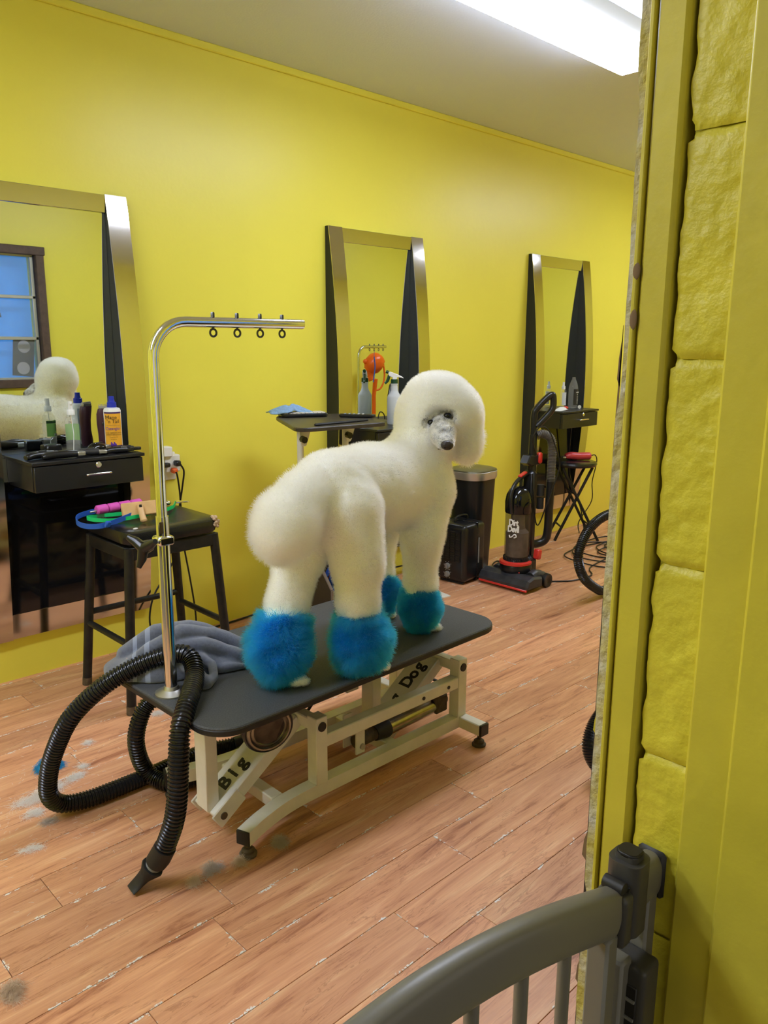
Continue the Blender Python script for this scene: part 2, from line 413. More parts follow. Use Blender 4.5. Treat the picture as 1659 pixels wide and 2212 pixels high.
for i in range(len(joints)-1):
    za, zb = joints[i], joints[i+1]; ny, nz = 12, 44; vs = []; fs = []
    for a in range(nz+1):
        for b in range(ny+1):
            z = za + (zb-za)*a/nz; v = b/ny; y = 0.300 + 0.060*v
            e = min(a, nz-a)/nz*(zb-za); rec = 0.0045*max(0, 1-e/0.007)**1.5 if i not in (2, 7) else 0.002*max(0, 1-e/0.006)
            p = Vector((y*60, z*60, i)); rough = 0.0018*noise.noise(p) + 0.0016*noise.noise(p*2.7) + 0.0022*noise.noise(p*0.35)
            edge = max(0, (v-0.9)/0.1); yy = y
            if b == ny: yy = 0.3600 + 0.0035*noise.noise(Vector((0, z*38, 5))) - (0.008 if abs(z-zb) < 0.006 or abs(z-za) < 0.006 else 0)
            vs.append((JX+0.006 + rec - 0.8*rough + 0.002*edge**2, yy, z))
    for a in range(nz):
        for b in range(ny): q = a*(ny+1)+b; fs.append((q, q+1, q+ny+2, q+ny+1))
    k = len(vs); vs += [(JX+0.08, 0.30, za), (JX+0.08, 0.36, za), (JX+0.08, 0.36, zb), (JX+0.08, 0.30, zb)]
    mb = MB(); mb.add(vs, [f[::-1] for f in fs], True)
    mb.build('concrete_block', 'block_yellow', door, auto=False)
MB().box((JX+0.022, 0.284, 1.04), (0.05, 0.0455, 2.08), None, 0.003).build('casing', 'jamb_yellow', door)
MB().box((JX+0.018, 0.205, 1.04), (0.055, 0.116, 2.08), None, 0.003).build('casing', 'jamb_yellow', door)
for (y, z, s) in ((0.397, 1.33, 0.008), (0.397, 1.285, 0.010)):
    MB().ell((JX-0.0025, y, z), (0.0012, 0.004, s)).build('worn_spot', 'brown_paper', door)
MB().box((-0.37, 0.32, 1.04), (0.04, 0.2, 2.08), None, 0.003).build('door_2', 'jamb_yellow')['kind'] = 'structure'
# window on the front wall, blue room behind it
win = struct(MB().box(((WX0+WX1)/2, 0.245, (WZ0+WZ1)/2), (WX1-WX0, 0.01, WZ1-WZ0)).build('window_1', 'window_blue'))
MB().box((1.72, 0.275, 1.42), (0.50, 0.06, 0.014)).build('inner_shelf', 'keys', win)
MB().lathe([(0.06, 0), (0.055, 0.03), (0.03, 0.05), (0, 0.055)], (1.93, 0.275, 1.428), 18).build('dark_bowl', 'vac_grey', win)
MB().box((2.105, 0.30, 1.165), (0.14, 0.012, 0.26), (0, 0.10, 0)).build('dark_panel', 'vac_grey', win)
for z_, x_ in ((1.235, 2.11), (1.09, 2.095)): MB().lathe([(0.042, 0), (0.042, 0.004), (0, 0.004)], (x_, 0.3085, z_), 22, (-PI/2, 0, 0)).build('pale_disc', 'pale_disc', win)
cw = 0.055
for (c, s) in ((((WX0+WX1)/2, FY-0.03, WZ1), (WX1-WX0+2*cw, 0.1, cw)), (((WX0+WX1)/2, FY-0.03, WZ0), (WX1-WX0+2*cw, 0.1, cw)), ((WX1+cw/3, FY-0.03, (WZ0+WZ1)/2), (cw, 0.1, WZ1-WZ0-cw)), ((WX0-cw/3, FY-0.03, (WZ0+WZ1)/2), (cw, 0.1, WZ1-WZ0-cw))):
    MB().box(c, s, None, 0.004).build('window_frame', 'window_brown', win)
zs = [WZ0+0.03, WZ0+0.30, WZ0+0.57, WZ1-0.03]
for a, b in zip(zs, zs[1:]):
    MB().box(((WX0+WX1)/2, 0.375, (a+b)/2), (WX1-WX0-0.07, 0.004, b-a-0.02)).build('pane', 'glass', win)
sash = MB()
for z in zs: sash.box(((WX0+WX1)/2, 0.382, z), (WX1-WX0-0.03, 0.02, 0.022), None, 0.003)
for x in (WX0+0.025, WX1-0.025): sash.box((x, 0.382, (WZ0+WZ1)/2), (0.022, 0.02, WZ1-WZ0-0.06), None, 0.003)
sash.build('sash', 'alu', win)

# ceiling fixtures: wraparound lens on a white metal pan
def fixture(x0, x1, label):
    yc = 1.757; t = thing('ceiling_light', label, 'ceiling light', ((x0+x1)/2, yc, CZ))
    MB().prism([(-0.102, 0), (-0.096, 0.078), (0.096, 0.078), (0.102, 0)], x1-x0, (x0, yc, CZ-0.079), Matrix(((0, 0, 1), (1, 0, 0), (0, 1, 0)))).build('housing', 'white_plastic', t)
    MB().prism([(-0.112, 0.022), (-0.116, 0.014), (-0.112, 0.006), (-0.098, 0.0), (0.098, 0.0), (0.112, 0.006), (0.116, 0.014), (0.112, 0.022)], x1-x0-0.012, (x0+0.006, yc, CZ-0.102), Matrix(((0, 0, 1), (1, 0, 0), (0, 1, 0)))).build('diffuser', 'lens', t)
    for x in (x0+0.003, x1-0.003): MB().box((x, yc, CZ-0.055), (0.006, 0.225, 0.085), None, 0.002).build('end_cap', 'white_plastic', t)
fixture(1.92, 3.135, 'long white glowing fluorescent fixture on the grey ceiling, seen at top right')
fixture(4.6, 5.82, 'added fill light built as a white ceiling fixture, unseen behind the doorway')  # extra unseen fixture, added at the far end to brighten the room
fixture(-1.98, 0.47, 'white fluorescent ceiling fixture nearer the doorway, out of the picture')
# ================================================================ STYLING STATIONS (mirror, bowed fins, drawer)
def station(x0, dx0, label, yaw=0.0):
    x1 = x0+0.640; zt, zb = 1.805, 0.165; t = thing('styling_station', label, 'mirror', (x0+0.32, WY, zb), 'mirrored styling stations on the yellow wall')
    fw = 0.082
    def bow(z):
        s = (z-zb)/(zt-zb); return 0.026 + 0.070*math.sin(PI*min(1, max(0, s)))**0.9
    Z = [zb + (zt-zb)*i/28 for i in range(29)]
    MB().box(((x0+x1)/2, WY-0.006, (zt+zb)/2), (x1-x0-0.02, 0.012, zt-zb-0.02)).build('backboard', 'fin_black', t)
    MB().box(((x0+x1)/2, WY-0.0155, (0.27+1.738)/2), (x1-x0-2*fw-0.002, 0.004, 1.738-0.27), (0, 0, yaw)).build('mirror_glass', 'mirror', t)
    for xa in (x0, x1-fw):
        vs = []; fs = []; n = len(Z)
        for z in Z: vs += [(xa, WY, z), (xa+fw, WY, z), (xa+fw, WY-bow(z)+0.0035, z), (xa, WY-bow(z)+0.0035, z)]
        for i in range(n-1):
            for j in range(4): a = i*4+j; b = i*4+(j+1) % 4; fs.append((a, b, b+4, a+4))
        fs += [(3, 2, 1, 0), tuple((n-1)*4+j for j in range(4))]
        fin = MB().add(vs, fs).build('side_fin', 'fin_black', t)
        vs = []; fs = []
        for z in Z: vs += [(xa-0.0015, WY-bow(z)+0.0035, z), (xa+fw+0.0015, WY-bow(z)+0.0035, z), (xa+fw+0.0015, WY-bow(z), z), (xa-0.0015, WY-bow(z), z)]
        for i in range(n-1):
            for j in range(4): a = i*4+j; b = i*4+(j+1) % 4; fs.append((a, b, b+4, a+4))
        fs += [(3, 2, 1, 0), tuple((n-1)*4+j for j in range(4))]
        MB().add(vs, fs, True).build('chrome_facing', 'frame_chrome', fin)
    MB().box(((x0+x1)/2, WY-0.015, 1.7705), (x1-x0-2*fw, 0.022, 0.065), None, 0.0015).build('top_rail', 'frame_chrome', t)
    MB().box(((x0+x1)/2, WY-0.015, 0.216), (x1-x0-2*fw, 0.022, 0.096), None, 0.0015).build('bottom_rail', 'frame_chrome', t)
    MB().box(((x0+x1)/2, WY-0.024, 0.515), (x1-x0-2*fw-0.004, 0.012, 0.50), None, 0.002).build('lower_panel', 'black_gloss', t)
    # drawer cabinet
    yf, dw_, za, zc = 2.722, 0.40, 0.757, 0.862
    box = MB().box((dx0+dw_/2, (yf+0.018+WY-0.02)/2, (za+zc-0.012)/2), (dw_, WY-0.02-yf-0.018, zc-za-0.012), None, 0.001).build('cabinet', 'black_wood', t)
    MB().box((dx0+dw_/2, (yf-0.004+WY-0.02)/2, zc-0.006), (dw_+0.012, WY-0.02-yf+0.004, 0.012), None, 0.0015).build('cabinet_top', 'black_wood', t)
    d = MB().box((dx0+dw_/2, yf+0.008, (za+zc-0.016)/2), (dw_-0.004, 0.016, zc-za-0.016), None, 0.0012).build('drawer', 'black_wood', t)
    hx = dx0+dw_*0.555
    MB().tube(smoothpath([(hx-0.045, yf+0.002, za+0.047), (hx-0.044, yf-0.016, za+0.047), (hx-0.03, yf-0.019, za+0.048), (hx+0.03, yf-0.019, za+0.048), (hx+0.044, yf-0.016, za+0.047), (hx+0.045, yf+0.002, za+0.047)], 5), 0.004, 10).build('handle', 'chrome', d)
    lk = MB().lathe([(0.011, 0), (0.011, 0.004), (0.009, 0.006), (0.0, 0.006)], (hx+0.005, yf-0.0005, za+0.078), 20, (PI/2, 0, 0)).build('lock', 'chrome', d)
    return t
station(0.856, 0.977, 'tall mirror station with drawer behind the black stool, cut off by the left edge', 0.012)
station(2.502, 2.586, 'middle tall mirror station on the yellow wall, behind the poodle\'s head')
station(4.112, 4.147, 'mirror station farthest along the wall, behind the folding stool and vacuum')

# ---------------------------------------------------------------- bottles and tools
def bottle(name, label, loc, kind, h=0.2, r=0.032, group=None, rz=0.0):
    x, y, z = loc; t = thing(name, label, 'bottle', loc, group); Rz = Euler((0, 0, rz)).to_matrix()
    def lab(z0, z1, m, a0=-2.6, a1=2.6, rr=r+0.0006, name='label'):
        vs = []; fs = []; n = 20
        for i in range(n+1):
            a = a0+(a1-a0)*i/n - PI/2 + rz
            for zz in (z0, z1): vs.append((x+rr*math.cos(a), y+rr*math.sin(a), z+zz))
        for i in range(n): fs.append((2*i, 2*i+2, 2*i+3, 2*i+1))
        return MB().add(vs, fs, True).build(name, m, t)
    def fine(zz, m='ink', s=0.006, txt='', a=0.0, par=None, sx=1.0):
        aa = a-PI/2+rz; nrm = Vector((math.cos(aa), math.sin(aa), 0)); tx = Vector((-math.sin(aa), math.cos(aa), 0))
        return text_mesh(txt, s, 'lettering', m, par or t, frame_R(tx, (0, 0, 1)), Vector((x, y, z+zz)) + nrm*(r+0.0014), 0.0002, sx)
    if kind in ('mist', 'green'):
        hb = h*0.74
        MB().lathe([(0, 0.001), (r*0.9, 0), (r, 0.004), (r, hb-0.03), (r*0.86, hb-0.016), (r*0.5, hb-0.004), (r*0.42, hb), (r*0.42, hb+0.006)], loc, 28).build('body', 'clear_plastic', t)
        cap = 'white_plastic'
        MB().lathe([(r*0.56, hb), (r*0.56, hb+0.018), (r*0.5, hb+0.02)], loc, 24).build('collar', cap, t)
        MB().lathe([(r*0.36, hb+0.02), (r*0.33, h*0.93), (r*0.33, h), (0, h)], loc, 20).box((x, y-r*0.3, z+h*0.96), (r*0.3, r*0.5, r*0.3), Rz, 0.001).build('sprayer', cap, t)
        MB().tube([(x, y, z+0.006), (x+r*0.2, y, z+hb*0.5), (x, y, z+hb)], 0.0016, 8).build('dip_tube', 'white_plastic', t)
        if kind == 'green':
            lb = lab(h*0.24, h*0.56, 'label_green', -1.35, 1.35); lab(h*0.505, h*0.55, 'label_dark_green', -1.35, 1.35, r+0.0010)
            for i in range(6): fine(h*(0.47-0.022*i), 'ink', 0.0045, 'lnomo olenn'[:11-i % 3], -0.1, lb, 0.45)
            lab(h*0.255, h*0.295, 'label_white', -0.45, 0.25, r+0.001); fine(h*0.275, 'ink', 0.010, '|||||||', -0.1, lb)
            for k in (-0.55, -0.1, 0.35): fine(h*0.527, 'label_green', 0.009, '*', k, lb)
    elif kind in ('detangler', 'back'):
        hb = h*0.80
        MB().lathe([(0, 0.001), (r*0.93, 0), (r, 0.003), (r, hb-0.012), (r*0.9, hb-0.004), (r*0.5, hb), (r*0.5, hb+0.004)], loc, 28).build('body', 'white_plastic', t)
        MB().lathe([(r*0.56, hb), (r*0.54, hb+0.018), (r*0.42, hb+0.02)], loc, 24).build('collar', 'blue_cap', t)
        MB().lathe([(r*0.40, hb+0.02), (r*0.33, h*0.95), (r*0.32, h), (0, h)], loc, 18).build('sprayer', 'blue_cap', t)
        if kind == 'detangler':
            lb = lab(0.006, hb-0.016, 'label_orange', -1.15, 1.15); lab(0.006, 0.024, 'label_purple', -1.15, 1.15, r+0.001); lab(hb-0.022, hb-0.016, 'label_purple', -1.15, 1.15, r+0.001)
            fine(hb-0.036, 'ink', 0.021, 'Mane', -0.18, lb, 0.92); fine(hb-0.051, 'ink', 0.020, "'n Tail", 0.02, lb, 0.9)
            fine(hb-0.062, 'label_purple', 0.009, '________', 0.0, lb, 1.3)
            fine(hb-0.077, 'ink_purple', 0.015, 'Detangler', 0.0, lb, 0.85)
            fine(hb-0.093, 'ink', 0.0062, 'FOR TANGLES AND', 0.0, lb); fine(hb-0.100, 'ink', 0.0062, 'KNOTS SOLUTION', 0.0, lb)
            fine(hb-0.109, 'ink', 0.0036, 'ol nomel onem lono', 0.0, lb); fine(hb-0.117, 'ink', 0.0036, 'lem nomol ole', 0.0, lb)
            fine(0.014, 'ink_white', 0.006, '16 fl oz', 0, lb, 0.8)
            l2 = lab(0.02, hb-0.02, 'label_grey', PI-1.0, PI+1.0)
            for i in range(10): fine(hb-0.035-0.0105*i, 'ink_white', 0.0045, ('nolem onlo mel', 'emol lonem', 'olme nonel lom')[i % 3], PI, l2)
            for k in (-0.22, 0.10):      # two small dark horse silhouettes
                aa = k-PI/2+rz; nrm = Vector((math.cos(aa), math.sin(aa), 0)); tx = Vector((-math.sin(aa), math.cos(aa), 0))
                MB().prism([(-.006, 0), (-.004, .006), (-.006, .010), (-.003, .013), (0, .012), (.001, .008), (.005, .006), (.006, 0)], 0.0004, Vector((x, y, z+0.024))+nrm*(r+0.0008), frame_R(tx, (0, 0, 1))).build('emblem', 'ink_purple', lb)
        else:
            lb = lab(0.02, hb-0.02, 'label_grey', -0.9, 0.9); lab(0.02, hb-0.02, 'label_orange', -1.5, -0.95)
            for i in range(10): fine(hb-0.035-0.0105*i, 'ink_white', 0.0045, ('nolem onlo mel', 'emol lonem', 'olme nonel lom')[i % 3], 0, lb)
    elif kind == 'trigger':
        hb = h*0.76
        fill = 0.30 if h > 0.24 else 1.0
        MB().lathe([(0, 0.001), (r*0.92, 0), (r, 0.006), (r, hb*0.66), (r*0.93, hb*0.70), (r*0.62, hb*0.78), (r*0.50, hb*0.84), (r*0.46, hb*0.97), (r*0.52, hb*0.975), (r*0.52, hb)], loc, 28).build('body', 'milky' if rz else 'milky_full', t)
        if rz: MB().lathe([(0, 0.004), (r*0.93, 0.004), (r*0.95, 0.008), (r*0.95, hb*0.24), (0, hb*0.24)], loc, 24).build('liquid', 'milky_full', t)
        MB().lathe([(r*0.5, hb), (r*0.5, hb+0.020), (r*0.42, hb+0.022)], loc, 24).build('collar', 'green_plastic', t)
        R = Euler((0, 0, rz)).to_matrix(); A = lambda a, b, c_: Vector(loc)+R @ Vector((a, b, c_))
        hd = MB(); pr = [(-0.030, 0.052), (-0.026, 0.038), (-0.010, 0.030), (-0.008, 0.018), (0.010, 0.018), (0.014, 0.032), (0.045, 0.026), (0.040, 0.033), (0.010, 0.048), (-0.022, 0.060)]
        hd.prism([(p[0]*1.05, p[1]+hb) for p in pr], 0.022, A(0, 0.011, 0), R @ Matrix(((1, 0, 0), (0, 0, -1), (0, 1, 0))), 0.002)
        hd.build('spray_head', 'white_plastic', t)
        MB().tube([A(-0.030, 0, hb+0.055), A(-0.043, 0, hb+0.060)], 0.008, 12).build('nozzle', 'green_plastic', t)
        MB().tube(smoothpath([A(-0.026, 0, hb+0.042), A(-0.030, 0, hb+0.028), A(-0.036, 0, hb+0.012), A(-0.048, 0, hb+0.0)], 4), [0.006]*9+[0.005]*4, 8, squash=(1, 1.3)).build('trigger', 'green_plastic', t)
    elif kind == 'soda':
        MB().lathe([(0, 0.003), (r*0.7, 0), (r*0.95, 0.006), (r, 0.02), (r, h*0.62), (r*0.97, h*0.68), (r*0.8, h*0.80), (r*0.5, h*0.90), (r*0.36, h*0.93), (r*0.36, h*0.955), (r*0.42, h*0.96), (r*0.42, h*0.965), (r*0.36, h*0.97), (r*0.36, h)], loc, 28).build('body', 'clear_plastic', t)
        lb = lab(h*0.12, h*0.62, 'label_black', -0.9, 0.75)
        fine(h*0.52, 'ink_white', 0.011, 'ALKALINE', 0, lb, 0.58); fine(h*0.45, 'ink_white', 0.010, '&', 0, lb)
        for i in range(6): fine(h*(0.38-0.04*i), 'ink_white', 0.0045, 'lomen onelo', 0.1, lb, 0.62)
    elif kind == 'small_mist':
        hb = h*0.72
        MB().lathe([(0, 0.001), (r*0.95, 0), (r, 0.004), (r, hb-0.006), (r*0.5, hb)], loc, 22).build('body', 'clear_plastic', t)
        lb = lab(h*0.10, hb-0.02, 'label_white' , -1.3, 1.3)
        for i in range(6): fine(h*(0.58-0.07*i), 'label_grey', 0.005, 'nomelol', 0, lb, 0.6)
        MB().lathe([(r*0.62, hb), (r*0.62, hb+0.02), (r*0.55, hb+0.021)], loc, 20).build('collar', 'white_plastic', t)
        MB().lathe([(r*0.42, hb+0.02), (r*0.36, h*0.93), (r*0.36, h), (0, h)], loc, 16).build('sprayer', 'white_plastic', t)
    return t
DZ = 0.8625
bottle('spray_bottle', 'clear mist bottle with white cap on the left drawer, green label turned to the mirror', (1.183, 2.878, DZ), 'green', 0.190, 0.0245, rz=2.55)
bottle('spray_bottle', 'white bottle with blue cap and orange detangler label, at the drawer\'s right end', (1.322, 2.838, DZ), 'detangler', 0.205, 0.031, rz=-0.42)
bottle('trigger_bottle', 'half-empty milky trigger spray bottle beside the poodle\'s head', (2.842, 2.872, DZ), 'trigger', 0.27, 0.036, rz=-0.75)
bottle('mist_bottle', 'small mist bottle with white cap beside the clear water bottle', (4.448, 2.925, DZ), 'small_mist', 0.165, 0.019)
bottle('water_bottle', 'clear capless water bottle with a black label on the far drawer', (4.440, 2.845, DZ), 'soda', 0.200, 0.030)
# crumpled snack packet and a white cap beside them
pk = MB(); vs = []; fs = []
for i in range(13):
    for j in range(7):
        u, v = i/12-0.5, j/6-0.5; wd = 1.0 if u < 0.1 else 0.55
        for s in (0, 1):
            vs.append((4.235+u*0.15, 2.79+v*0.055*wd+u*0.02, DZ+0.002+(0.022*s*(1-4*u*u)*(1-3.6*v*v)+0.003*noise.noise(Vector((i*1.7, j*1.9, s))) if s else 0.0005)))
for i in range(12):
    for j in range(6):
        a = (i*7+j)*2; fs.append((a+1, a+15, a+17, a+3)); fs.append((a, a+2, a+16, a+14))
pkt = tag(MB().add(vs, fs, True).build('snack_packet', 'label_white'), 'crumpled white snack packet with a red end on the far drawer', 'packet')
MB().ell((4.292, 2.80, DZ+0.014), (0.026, 0.014, 0.010)).build('torn_end', 'red_plastic', pkt)
tag(MB().lathe([(0.0, 0), (0.011, 0), (0.011, 0.016), (0, 0.016)], (4.452, 2.80, DZ+0.011), 16, (0, PI/2, 0.6)).build('bottle_cap', 'white_plastic'), 'loose white bottle cap beside the clear water bottle', 'cap')

def clipper_standing(loc, rz, tilt, label):
    t = thing('hair_clipper', label, 'clipper', loc ); R = (Euler((0, tilt, rz)).to_matrix()); c = Vector(loc)
    st = []
    for (z, wx, wy, dx) in ((0, .019, .016, .0), (.02, .021, .018, .0), (.06, .018, .016, -.002), (.10, .020, .017, -.002), (.135, .023, .018, .003), (.155, .023, .015, .010)):
        st.append((z, wx, wy, dx))
    vs = []; fs = []; n = 16
    for z, wx, wy, dx in st:
        for j in range(n):
            a = 2*PI*j/n; ca, sa = math.cos(a), math.sin(a); e = 0.6
            vs.append(c + R @ Vector((wx*math.copysign(abs(ca)**e, ca)+dx, wy*math.copysign(abs(sa)**e, sa), z)))
    for i in range(len(st)-1):
        for j in range(n): fs.append((i*n+j, i*n+(j+1) % n, (i+1)*n+(j+1) % n, (i+1)*n+j))
    fs += [tuple(range(n))[::-1], tuple((len(st)-1)*n+j for j in range(n))]
    MB().add(vs, fs, True).build('body', 'maroon', t)
    bl = MB().box(c + R @ Vector((0.012, 0, 0.160)), (0.044, 0.014, 0.010), R, 0.001)
    for k in range(9): bl.box(c + R @ Vector((-0.008+0.005*k, 0, 0.167)), (0.0022, 0.010, 0.008), R)
    bl.build('blade', 'steel', t)
    MB().lathe([(0.006, 0), (0.006, 0.003), (0.004, 0.004), (0, 0.004)], c + R @ Vector((0.003, -0.017, 0.098)), 14, R @ Euler((PI/2, 0, 0)).to_matrix()).build('switch', 'black_plastic', t)
    return t
clipper_standing((1.318, 2.908, DZ), -0.42, -0.03, 'maroon clipper standing upright behind the detangler bottle')
def trimmer(loc, rz, L, m, label, blade='steel', r=0.016, name='hair_trimmer', z=None):
    t = thing(name, label, 'trimmer', loc); R = Euler((0, 0, rz)).to_matrix(); c = Vector(loc)
    A = lambda a, b, q: c + R @ Vector((a, b, q))
    MB().tube(smoothpath([A(-L/2, 0, r*.62), A(-L/4, 0.003, r*.9), A(0, 0.004, r*.95), A(L/4, 0.002, r*.9), A(L/2, 0, r*.85)], 5), [r*0.55]+[r*(0.78+0.2*math.sin(i/20*PI)) for i in range(19)]+[r*0.8], 14, squash=(0.9, 1.15)).build('body', m, t)
    MB().box(A(L/2+0.012, 0, r*0.85), (0.028, r*1.9, r*0.9), R, 0.002).build('blade', blade, t)
    MB().box(A(0.01, -0.002, r*1.75), (0.03, 0.008, 0.004), R, 0.001).build('switch', 'dark_steel', t)
    return t
trimmer((1.03, 2.80, DZ), 0.25, 0.11, 'black_plastic', 'black trimmer with a pale clear guard, at the drawer\'s back left', 'milky')
trimmer((1.085, 2.762, DZ), -0.05, 0.12, 'black_plastic', 'black ribbed trimmer lying along the drawer\'s front edge')
trimmer((1.19, 2.775, DZ), -0.30, 0.08, 'vac_grey', 'grey trimmer with a silver head in front of the clear bottle', r=0.015)
trimmer((1.285, 2.762, DZ), 0.10, 0.10, 'black_plastic', 'black trimmer with a smooth black head near the front edge of the drawer', 'black_plastic', 0.014)
trimmer((1.335, 2.785, DZ), -0.15, 0.07, 'black_matte', 'matte black trimmer lying in front of the detangler bottle', 'black_plastic', 0.013)
trimmer((1.245, 2.815, DZ), 0.4, 0.055, 'black_gloss', 'glossy black rounded clipper between the clear bottle and detangler bottle', 'steel', 0.022)
tag(MB().box((1.110, 2.90, DZ+0.018), (0.06, 0.05, 0.036), (0, 0, 0.2), 0.004).build('blade_case', 'black_plastic'), 'small black blade case behind the clear mist bottle', 'case')
# ================================================================ signed-distance modelling (one continuous skin)
def sd_caps(P, a, b, ra, rb):
    a = np.array(a, float); b = np.array(b, float); ab = b-a
    t = np.clip(((P-a) @ ab)/max(ab @ ab, 1e-12), 0, 1)
    return np.linalg.norm(P-a-t[:, None]*ab, axis=1) - (ra+(rb-ra)*t)
def sd_ell(P, c, r, R=None):
    q = P-np.array(c, float)
    if R is not None: q = q @ np.array(R)
    r = np.array(r, float); k0 = np.linalg.norm(q/r, axis=1); k1 = np.linalg.norm(q/(r*r), axis=1)
    return k0*(k0-1.0)/np.maximum(k1, 1e-9)
def smin(a, b, k):
    h = np.clip(0.5+0.5*(b-a)/k, 0, 1); return b*(1-h)+a*h - k*h*(1-h)
def surface_nets(fn, lo, hi, step):
    lo = np.array(lo, float); n = np.ceil((np.array(hi)-lo)/step).astype(int)+1
    ax = [lo[i]+step*np.arange(n[i]) for i in range(3)]
    G = np.stack(np.meshgrid(*ax, indexing='ij'), -1).reshape(-1, 3)
    D = np.concatenate([fn(c) for c in np.array_split(G, max(1, len(G)//200000))]).reshape(n)
    ins = D < 0; nx, ny, nz = n
    cnt = np.zeros((nx-1, ny-1, nz-1)); sm = np.zeros((nx-1, ny-1, nz-1, 3))
    offs = [(i, j, k) for i in (0, 1) for j in (0, 1) for k in (0, 1)]
    def sl(a, o): return a[o[0]:o[0]+nx-1, o[1]:o[1]+ny-1, o[2]:o[2]+nz-1]
    for p in offs:
        for d in range(3):
            if p[d]: continue
            q = list(p); q[d] = 1
            A, B = sl(D, p), sl(D, q); x = (A < 0) != (B < 0); den = np.where(x, A-B, 1.0); t = np.where(x, A/den, 0)
            cnt += x
            for e in range(3): sm[..., e] += np.where(x, p[e] + (t if e == d else 0), 0)
    act = cnt > 0; idx = -np.ones(act.shape, int); idx[act] = np.arange(act.sum())
    V = sm[act]/cnt[act][:, None]; cells = np.argwhere(act); V = lo + (cells+V)*step
    F = []
    for d in range(3):
        e1, e2 = [(1, 2), (2, 0), (0, 1)][d]
        sA = [slice(1, -1)]*3; sA[d] = slice(0, -1); sB = [slice(1, -1)]*3; sB[d] = slice(1, None)
        A, B = ins[tuple(sA)], ins[tuple(sB)]; ch = np.argwhere(A != B)
        if not len(ch): continue
        base = ch + 1; base[:, d] -= 1
        def g(o1, o2):
            c = base.copy(); c[:, e1] -= o1; c[:, e2] -= o2; return idx[c[:, 0], c[:, 1], c[:, 2]]
        q = np.stack([g(1, 1), g(0, 1), g(0, 0), g(1, 0)], 1)
        flip = ~A[tuple(ch.T)]; q[flip] = q[flip][:, ::-1]; F.append(q)
    return V, np.concatenate(F)
def skin_object(name, V, F, m, parent=None):
    me = bpy.data.meshes.new(name); me.from_pydata(V.tolist(), [], F.tolist()); me.update()
    me.polygons.foreach_set('use_smooth', [True]*len(F))
    for q in (m if isinstance(m, (list, tuple)) else [m]): me.materials.append(MATS[q] if isinstance(q, str) else q)
    o = bpy.data.objects.new(name, me); C.objects.link(o)
    if parent is not None: o.parent = parent; o.location = -world_loc(parent)
    return o
def mesh_normals(V, F):
    n = np.zeros_like(V); fn = np.cross(V[F[:, 2]]-V[F[:, 0]], V[F[:, 3]]-V[F[:, 1]])
    for k in range(4): np.add.at(n, F[:, k], fn)
    return n/np.maximum(np.linalg.norm(n, axis=1), 1e-9)[:, None], np.linalg.norm(fn, axis=1)*0.5
def fur_object(name, P, m, parent, radius, tip=0.25):
    """P: strands x points x 3 -> one hair-curves object"""
    k, n, _ = P.shape
    hc = bpy.data.hair_curves.new(name); hc.add_curves([n]*k)
    hc.points.foreach_set('position', P.astype(np.float32).ravel())
    rad = np.tile(radius*np.linspace(1, tip, n), k).astype(np.float32)
    hc.points.foreach_set('radius', rad)
    hc.materials.append(m)
    o = bpy.data.objects.new(name, hc); C.objects.link(o)
    if parent is not None: o.parent = parent; o.location = -world_loc(parent)
    return o

